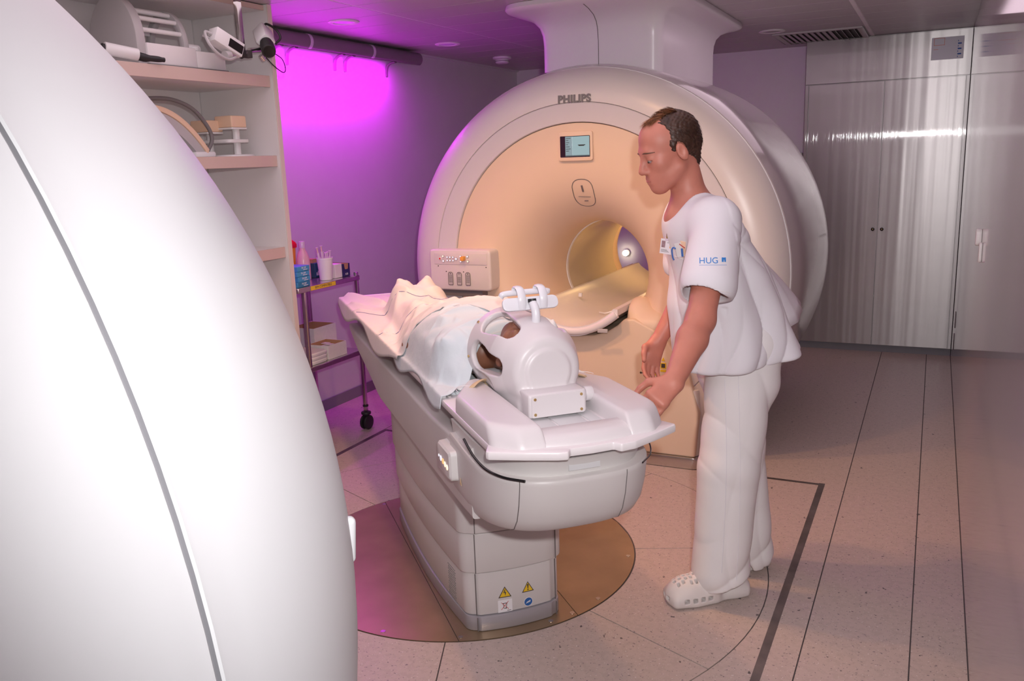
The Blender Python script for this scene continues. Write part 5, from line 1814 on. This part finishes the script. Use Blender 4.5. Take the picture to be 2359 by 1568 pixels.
def strands(name, m, count, region, direction, length, w, parent, seed):
    r_ = np.random.default_rng(seed)
    vs, fs = [], []
    hb_ = bvh_of(hair)
    bb = bvh_of(body)
    made = 0
    for _ in range(count * 3):
        if made >= count:
            break
        f, l, u = region(r_)
        src = Vector(mx(HP(f, l, u)))
        cen = Vector(mx(HP(-.015, 0, .03)))
        dr = (cen - src).normalized()
        best = None
        for t in ((hb_,) if name == 'hair_strands' and m == 'hair_brown' else (hb_, bb)):
            h = t.ray_cast(src, dr, .3)
            if h[0] is not None and (best is None or (h[0] - src).length < (best - src).length):
                best = h[0]
        if best is None:
            continue
        nrm = -dr
        g = Vector(direction(f, l, u, r_))
        g = (g - nrm * g.dot(nrm)).normalized()
        L_ = length * r_.uniform(.6, 1.25)
        side = g.cross(nrm).normalized() * w
        pts = []
        p = best - nrm * .001
        for k in range(4):
            t = k / 3
            pts.append(p)
            p = p + (g * (1 - .2 * t) + nrm * (.34 * (1 - t) - .10 * t)) * (L_ / 3)
        i0 = len(vs)
        for k, q in enumerate(pts):
            ww = 1 - .8 * k / 3
            vs.append(q - side * ww)
            vs.append(q + side * ww)
        for k in range(3):
            a = i0 + 2 * k
            fs.append((a, a + 1, a + 3, a + 2))
        made += 1
    o = pyobj(name, vs, fs, m, parent, angle=180)
    o['kind'] = 'stuff'
    return o


def reg_top(r_):
    a = r_.uniform(-1, 1)
    return (r_.uniform(-.09, .085), a * .075, .20)


def dir_top(f, l, u, r_):
    return Ff * 1.0 + Lh * (r_.normal() * .35 - l * 2) + Uf * r_.normal() * .2


def reg_side(r_):
    th = r_.uniform(-1.75, 1.75)
    return (-.20 * math.cos(th) - .02, .2 * math.sin(th), r_.uniform(-.05, .13))


def dir_side(f, l, u, r_):
    return -Uf * 1.0 + Ff * (r_.normal() * .3 - .2) + Lh * r_.normal() * .2


def reg_fringe(r_):
    return (r_.uniform(.045, .085), r_.uniform(-.045, .045), .19)


strands('hair_strands', 'hair_top', 1900, reg_top, dir_top, .026, .0009, man, 3)
strands('hair_strands', 'hair_top', 420, reg_fringe, lambda f, l, u, r_: Ff + Lh * r_.normal() * .6 + Uf * .4, .040, .0007, man, 4)
strands('hair_strands', 'hair_brown', 1500, reg_side, dir_side, .016, .0009, man, 5)

# ------------------------------------------------------------------ scrubs: top
fd = Field((.27, .40, .80), (1.06, 1.20, 1.50), .0042)
D_ = (1, 0, 0)
fd.cone((.61, .722, 1.345), (.61, .787, 1.14), .120, .128, .04, sq=(TW, 1.42))
fd.cone((.48, .760, 1.380), (.755, .680, 1.380), .064, .064, .05)
fd.cone((.61, .700, 1.385), (.611, .688, 1.440), .090, .072, .03)
fd.cone((.61, .787, 1.14), (.62, .845, .91), .128, .146, .05, sq=((.97, -.25, 0), 1.50))
fd.cone((.63, .745, 1.06), (.655, .765, .865), .110, .118, .05, sq=(D_, 1.45))
fd.cone((.60, .87, 1.14), (.61, .955, .87), .105, .138, .05, sq=(D_, 1.62))
fd.cone((.60, .80, 1.30), (.60, .93, 1.06), .085, .075, .05, sq=(D_, 1.9))
SE = SH * .36 + EL * .64          # sleeve end on the arm axis
fd.cone(SH + V3((-.01, .005, .0)), SE + V3((.0, .004, .0)), .078, .090, .03)
SE2 = SH2 * .40 + EL2 * .60
fd.cone(SH2, SE2, .078, .086, .03)


def cutter(e, ax, extra=.16):
    ax = ax / np.linalg.norm(ax)
    t = np.cross(ax, V3((0, 1, .3)))
    t /= np.linalg.norm(t)
    fd.rbox(e + ax * (extra + .0), (extra, .13, .13), .003, [ax, t, np.cross(ax, t)], .006, 'sub')


# folds run down around the trunk and radiate from the armpit
X = np.meshgrid(*fd.ax, indexing='ij')
D, N, Z = X
lowb = np.clip((1.33 - Z) / .30, 0, 1)
th_ = np.arctan2(N - .83, D - .61)


def ridge(p, sharp=.55):
    return 1 - 2 * np.abs(np.sin(p)) ** sharp


wav = .0065 * ridge(th_ * 4.2 + Z * 3.0 + .6 * np.sin(Z * 11)) * lowb
wav += .0045 * ridge(th_ * 7.1 - Z * 5.0 + 1.3 + .5 * np.sin(Z * 17)) * np.clip((1.12 - Z) / .22, 0, 1)
arm_t = np.sqrt((D - .80) ** 2 + (N - .78) ** 2 + (Z - 1.30) ** 2)
arm_a = np.arctan2(Z - 1.30, N - .78)
wav += .0022 * ridge(arm_a * 5.0 + .4) * np.exp(-((arm_t - .12) / .09) ** 2) * (N > .70)
fd.v += wav.astype(np.float32)
# sleeve ends and hem: straight cuts, opened a little from inside
sx = V3((.10, -.05, -.30))
cutter(SE + V3((.03, -.02, -.045)), sx)
cutter(SE2 + V3((.0, 0, -.05)), V3((-.05, 0, -.3)))
fd.cone(SE * .93 + EL * .07, EL, .070, .074, .006, op='sub')
hz = V3((0, .12, -1.0))
hz /= np.linalg.norm(hz)
ht = V3((1, 0, 0))
fd.rbox(V3((.62, .82, .868)) + hz * .2, (.2, .6, .6), .003, [hz, ht, np.cross(hz, ht)], .012, 'sub')
# neck opening
fd.cone((.611, .715, 1.478), (.618, .560, 1.432), .070, .062, .012, op='sub')
fd.cone((.612, .690, 1.44), (.612, .672, 1.52), .066, .07, .012, op='sub')
top = fd.build('scrub_top', 'scrub_cloth', man, smooth=1, xf=mx)
bvt = bvh_of(top)
rows, nu, nv = [], 16, 14
for j in range(nv):
    for i in range(nu):
        a, b = i / (nu - 1), j / (nv - 1)
        pa = V3((.745 - .30 * a, .775 - .02 * math.sin(PI * a), 1.375))
        hem = [(.765, .93, .965), (.735, 1.055, .995), (.66, 1.145, 1.020), (.585, 1.182, 1.034), (.50, 1.170, 1.030), (.435, 1.10, 1.02)]
        h_ = V3([np.interp(a, np.linspace(0, 1, 6), [q[k] for q in hem]) for k in range(3)])
        p = pa * (1 - b) + h_ * b
        p = p + V3((0, .030 * math.sin(PI * b) + .010 * math.sin(a * 9 + 1) * b, .012 * math.sin(PI * b)))
        rows.append(mx(p))
fl = pyobj('back_panel', rows, [(j * nu + i, j * nu + i + 1, (j + 1) * nu + i + 1, (j + 1) * nu + i) for j in range(nv - 1) for i in range(nu - 1)], 'scrub_cloth', top, angle=180)
md = fl.modifiers.new('thickness', 'SOLIDIFY')
md.thickness = .002
VIEW = Vector((-.86, .49, -.14)).normalized()       # across the sleeve, from outside to inside


def lay_line(pts, r_, m, name, bvh, parent, d=VIEW, lift=.0):
    P = []
    for p in pts:
        h = bvh.ray_cast(Vector(mx(V3(p))) - d * .35, d, 1.2)
        if h[0] is not None:
            P.append(h[0] - d * lift)
    if len(P) > 2:
        return obj(name, tube(B(), P, r_, 6), m, parent)


lay_line([SH + (SE - SH) * .93 + V3((.0, t, -.030 - t * .25)) for t in np.linspace(-.075, .080, 14)], .0012, 'seam_cloth' if 'seam_cloth' in MT else 'trouser_cloth', 'sleeve_hem', bvt, top)
# logo on the sleeve
so = SH * .45 + EL * .55 + V3((.02, .0, .045))
right = Vector((.49, .86, 0)).normalized()
up_ = Vector((0, .06, 1))
me = text_mesh('HUG', .027, 0, space=1.02)
me.transform(frame(Vector(mx(so)) - right * .013, right, up_))
drape(me, bvt, VIEW, .0012, .35)
mesh_obj('sleeve_lettering', me, 'ink_blue_light', top, smooth=False)
for dx, dz, w, h_ in ((.030, .003, .006, .014), (.0375, .003, .005, .014), (.0335, .006, .004, .006)):
    me = bpy.data.meshes.new('logo_mark')
    c = Vector(mx(so)) + right * dx + Vector((0, 0, dz))
    me.from_pydata([c - right * w / 2 - Vector((0, 0, h_ / 2)), c + right * w / 2 - Vector((0, 0, h_ / 2)), c + right * w / 2 + Vector((0, 0, h_ / 2)), c - right * w / 2 + Vector((0, 0, h_ / 2))], [], [(0, 1, 2, 3)])
    drape(me, bvt, VIEW, .0013, .35)
    mesh_obj('logo_mark', me, 'ink_blue_light', top, smooth=False)
lay_line([V3(so) + V3(right * t) + V3((0, 0, -.014)) for t in np.linspace(-.042, .042, 10)], .0006, 'ink_blue_light', 'logo_line', bvt, top)
# chest pocket with cards and pen, badge
FD = Vector((-.25, .92, -.3)).normalized()
pc = V3((.715, .57, 1.285))


def on_top(p, d=FD, bv=None):
    h = (bv or bvt).ray_cast(Vector(mx(V3(p))) - d * .3, d, 1.0)
    return h[0] if h[0] is not None else Vector(mx(V3(p)))


c = on_top(pc)
pkx = Vector((.90, .30, 0)).normalized()
Mk = frame(c - FD * .020, pkx, (0, -.15, 1))
cards = obj('pocket_cards', box(B(), -.018, .010, -.018, .030, -.003, .001, Mk @ Matrix.Rotation(R(12), 4, 'Z')), 'paper', man, smooth=False)
obj('pocket_card', box(B(), -.004, .018, -.018, .036, -.006, -.004, Mk @ Matrix.Rotation(R(-8), 4, 'Z')), 'pad_orange', man, smooth=False)
obj('card_stripe', box(B(), -.012, .014, .022, .025, .0012, .002, Mk @ Matrix.Rotation(R(-28), 4, 'Z')), 'ink_red', man, smooth=False)
obj('pocket_card', box(B(), .006, .014, -.016, .012, .0012, .003, Mk), 'ink_blue', man, smooth=False)
obj('pen_clip', tube(B(), smooth_path([Mk @ Vector((-.016, .010, .004)), Mk @ Vector((-.024, .014, .006)), Mk @ Vector((-.030, .004, .007)), Mk @ Vector((-.030, -.020, .006)), Mk @ Vector((-.028, -.030, .004))], 5), .0026, 8), 'ink_blue', man)
lay_line([c_ for c_ in [V3((.66 + .11 * t, .57, 1.268 - .012 * t)) for t in np.linspace(0, 1, 8)]], .0010, 'trouser_cloth', 'pocket_edge', bvt, top, FD)
bp_ = V3((.615, .555, 1.285))
cb_ = on_top(bp_, Vector((0, 1, -.1)).normalized())
Mb = frame(cb_ - Vector((-.002, .010, -.005)), Vector((.72, .69, 0)), (0, -.1, 1)) @ Matrix.Rotation(R(-8), 4, 'Z')
bdg = obj('badge_card', box(B(), -.023, .023, -.026, .026, -.0006, .0006, Mb), 'badge_card', man, smooth=False)
obj('badge_photo', box(B(), -.019, -.006, -.004, .019, .0007, .0011, Mb), 'badge_photo', bdg, smooth=False)
obj('badge_chip', box(B(), .010, .017, -.004, .005, .0007, .0011, Mb), 'knob_orange', bdg, smooth=False)
bm = B()
for k in range(3):
    box(bm, -.019, .002 + .004 * k, -.012 - .0035 * k, -.0108 - .0035 * k, .0007, .0011, Mb)
box(bm, .0, .018, .013, .0145, .0007, .0011, Mb)
obj('badge_print', bm, 'ink_grey', bdg, smooth=False)
obj('badge_clip', box(B(), -.006, .010, .028, .058, -.002, .003, Mb), 'brass', bdg, bevel=.002)
obj('badge_strap', box(B(), -.008, .012, .020, .032, -.0012, .0016, Mb), 'bottle_clear', bdg, bevel=.001, seg=1)

# ------------------------------------------------------------------ scrubs: trousers
fd = Field((.38, .60, .015), (.90, 1.14, 1.02), .005)
fd.cone((.53, .900, .93), (.71, .875, .93), .118, .118, .04)
fd.cone((.53, .905, .80), (.71, .870, .80), .110, .110, .04)
fd.cone((.700, .860, .90), (.735, .785, .50), .122, .102, .02)
fd.cone((.735, .785, .50), (.735, .755, .09), .102, .090, .02, sq=((0, 1, 0), 1.06))
fd.cone((.735, .755, .09), (.735, .762, .03), .090, .090, .02)
fd.cone((.540, .915, .90), (.565, .935, .50), .118, .098, .02)
fd.cone((.565, .935, .50), (.578, .985, .06), .098, .086, .02)
X = np.meshgrid(*fd.ax, indexing='ij')
D, N, Z = X
thl = np.arctan2(N - (.76 + .10 * Z), D - .735)
wv = .0050 * ridge((Z * 1.0 + N * 1.25) * 13 + 1.4 * np.sin(Z * 5 + D * 6), .6) * np.clip(1.25 - np.abs(Z - .74) / .30, .10, 1)
wv += .0050 * ridge(N * 19 + .9 * np.sin(Z * 6) + D * 9, .6) * np.clip((.70 - Z) / .5, .2, 1)
wv += .0060 * ridge((Z - .7 * N) * 17 + .8, .6) * np.clip((.30 - Z) / .2, 0, 1)
fd.v += wv.astype(np.float32)
# front crease
hz = V3((0, .34, -1.0))
hz /= np.linalg.norm(hz)
fd.rbox(V3((.735, .765, .075)) + hz * .1, (.1, .13, .16), .003, [hz, V3((1, 0, 0)), np.cross(hz, V3((1, 0, 0)))], .008, 'sub')
hz = V3((0, .2, -1.0))
hz /= np.linalg.norm(hz)
fd.rbox(V3((.50, .99, .045)) + hz * .1, (.1, .15, .2), .003, [hz, V3((1, 0, 0)), np.cross(hz, V3((1, 0, 0)))], .008, 'sub')
fd.cone((.735, .76, .0), (.735, .762, .16), .072, .066, .006, op='sub')
trs = fd.build('scrub_trousers', 'trouser_cloth', man, smooth=1, xf=mx)
bvr = bvh_of(trs)
lay_line([(.82, .700 + .02 * math.sin(z * 3), z) for z in np.linspace(.84, .14, 30)], .0013, 'scrub_cloth', 'leg_seam', bvr, trs)
lay_line([(.82, .765 + .01 * math.sin(z * 4), z) for z in np.linspace(.86, .10, 30)], .0010, 'scrub_cloth', 'leg_seam', bvr, trs)

# ------------------------------------------------------------------ clogs (parts of the clothing)


def clog(parent):
    f = Field((-.075, -.185, -.012), (.075, .165, .115), .0021)
    f.rbox((0, -.075, .018), (.050, .088, .020), .018, None, .03)
    f.ell((0, -.085, .030), (.052, .085, .052), None, .02)
    f.ell((0.0, .085, .025), (.041, .062, .030), None, .03)
    f.rbox((0, .02, .012), (.040, .11, .014), .012, None, .03)
    f.cone((-.040, -.010, .055), (.040, -.010, .055), .020, .020, .03)
    f.ell((0, -.02, .065), (.045, .05, .040), None, .02)
    f.ell((0, .06, .085), (.034, .075, .060), None, .01, 'sub')
    f.rbox((0, 0, -.1), (.3, .3, .1), .001, None, .006, 'sub')
    # vent holes: rows over the vamp and along the side
    for row, (y, zc) in enumerate(((-.140, .04), (-.122, .05), (-.104, .06), (-.086, .07), (-.068, .075), (-.050, .08))):
        m_ = 3 if row < 2 else 4 if row < 4 else 5
        for k in range(m_):
            x = (k - (m_ - 1) / 2) * .0185
            f.rbox((x, y + .03 * (abs(x) / .04) ** 2, zc), (.0056, .0048, .030), .001, None, .0015, 'sub')
    for s in (-1, 1):
        for y in (-.118, -.088, -.058, -.030):
            f.rbox((s * .052, y, .024), (.020, .0085, .0065), .002, None, .0015, 'sub')
    for x in (-.018, .010):
        f.rbox((x, -.165, .024), (.0075, .018, .0065), .002, None, .002, 'sub')
    return f.build('clog', 'shoe_foam', parent, smooth=0)


cl = clog(man)
cl.location = Vector(mx(V3((.728, .722, .0))))
cl.rotation_euler = (0, 0, R(-4))
cl.scale = (1.16, 1.04, 1.22)
lin_ = obj('clog_lining', prism(B(), rrect(-.030, .030, -.145, .02, .02), .017, .024), 'shoe_inner', cl, smooth=False)
bm = B()
tube(bm, smooth_path([(-.046, .015, .045), (-.040, -.012, .072), (-.018, -.028, .092), (.0, -.032, .096), (.018, -.028, .092), (.040, -.012, .072), (.046, .015, .045)], 5), .008, 8, flat=.8)
obj('clog_strap', bm, 'shoe_foam', cl)
c2 = cl.copy()
COL.objects.link(c2)
c2.parent = man
c2.location = Vector(mx(V3((.578, .925, .0))))
c2.rotation_euler = (0, 0, R(4))
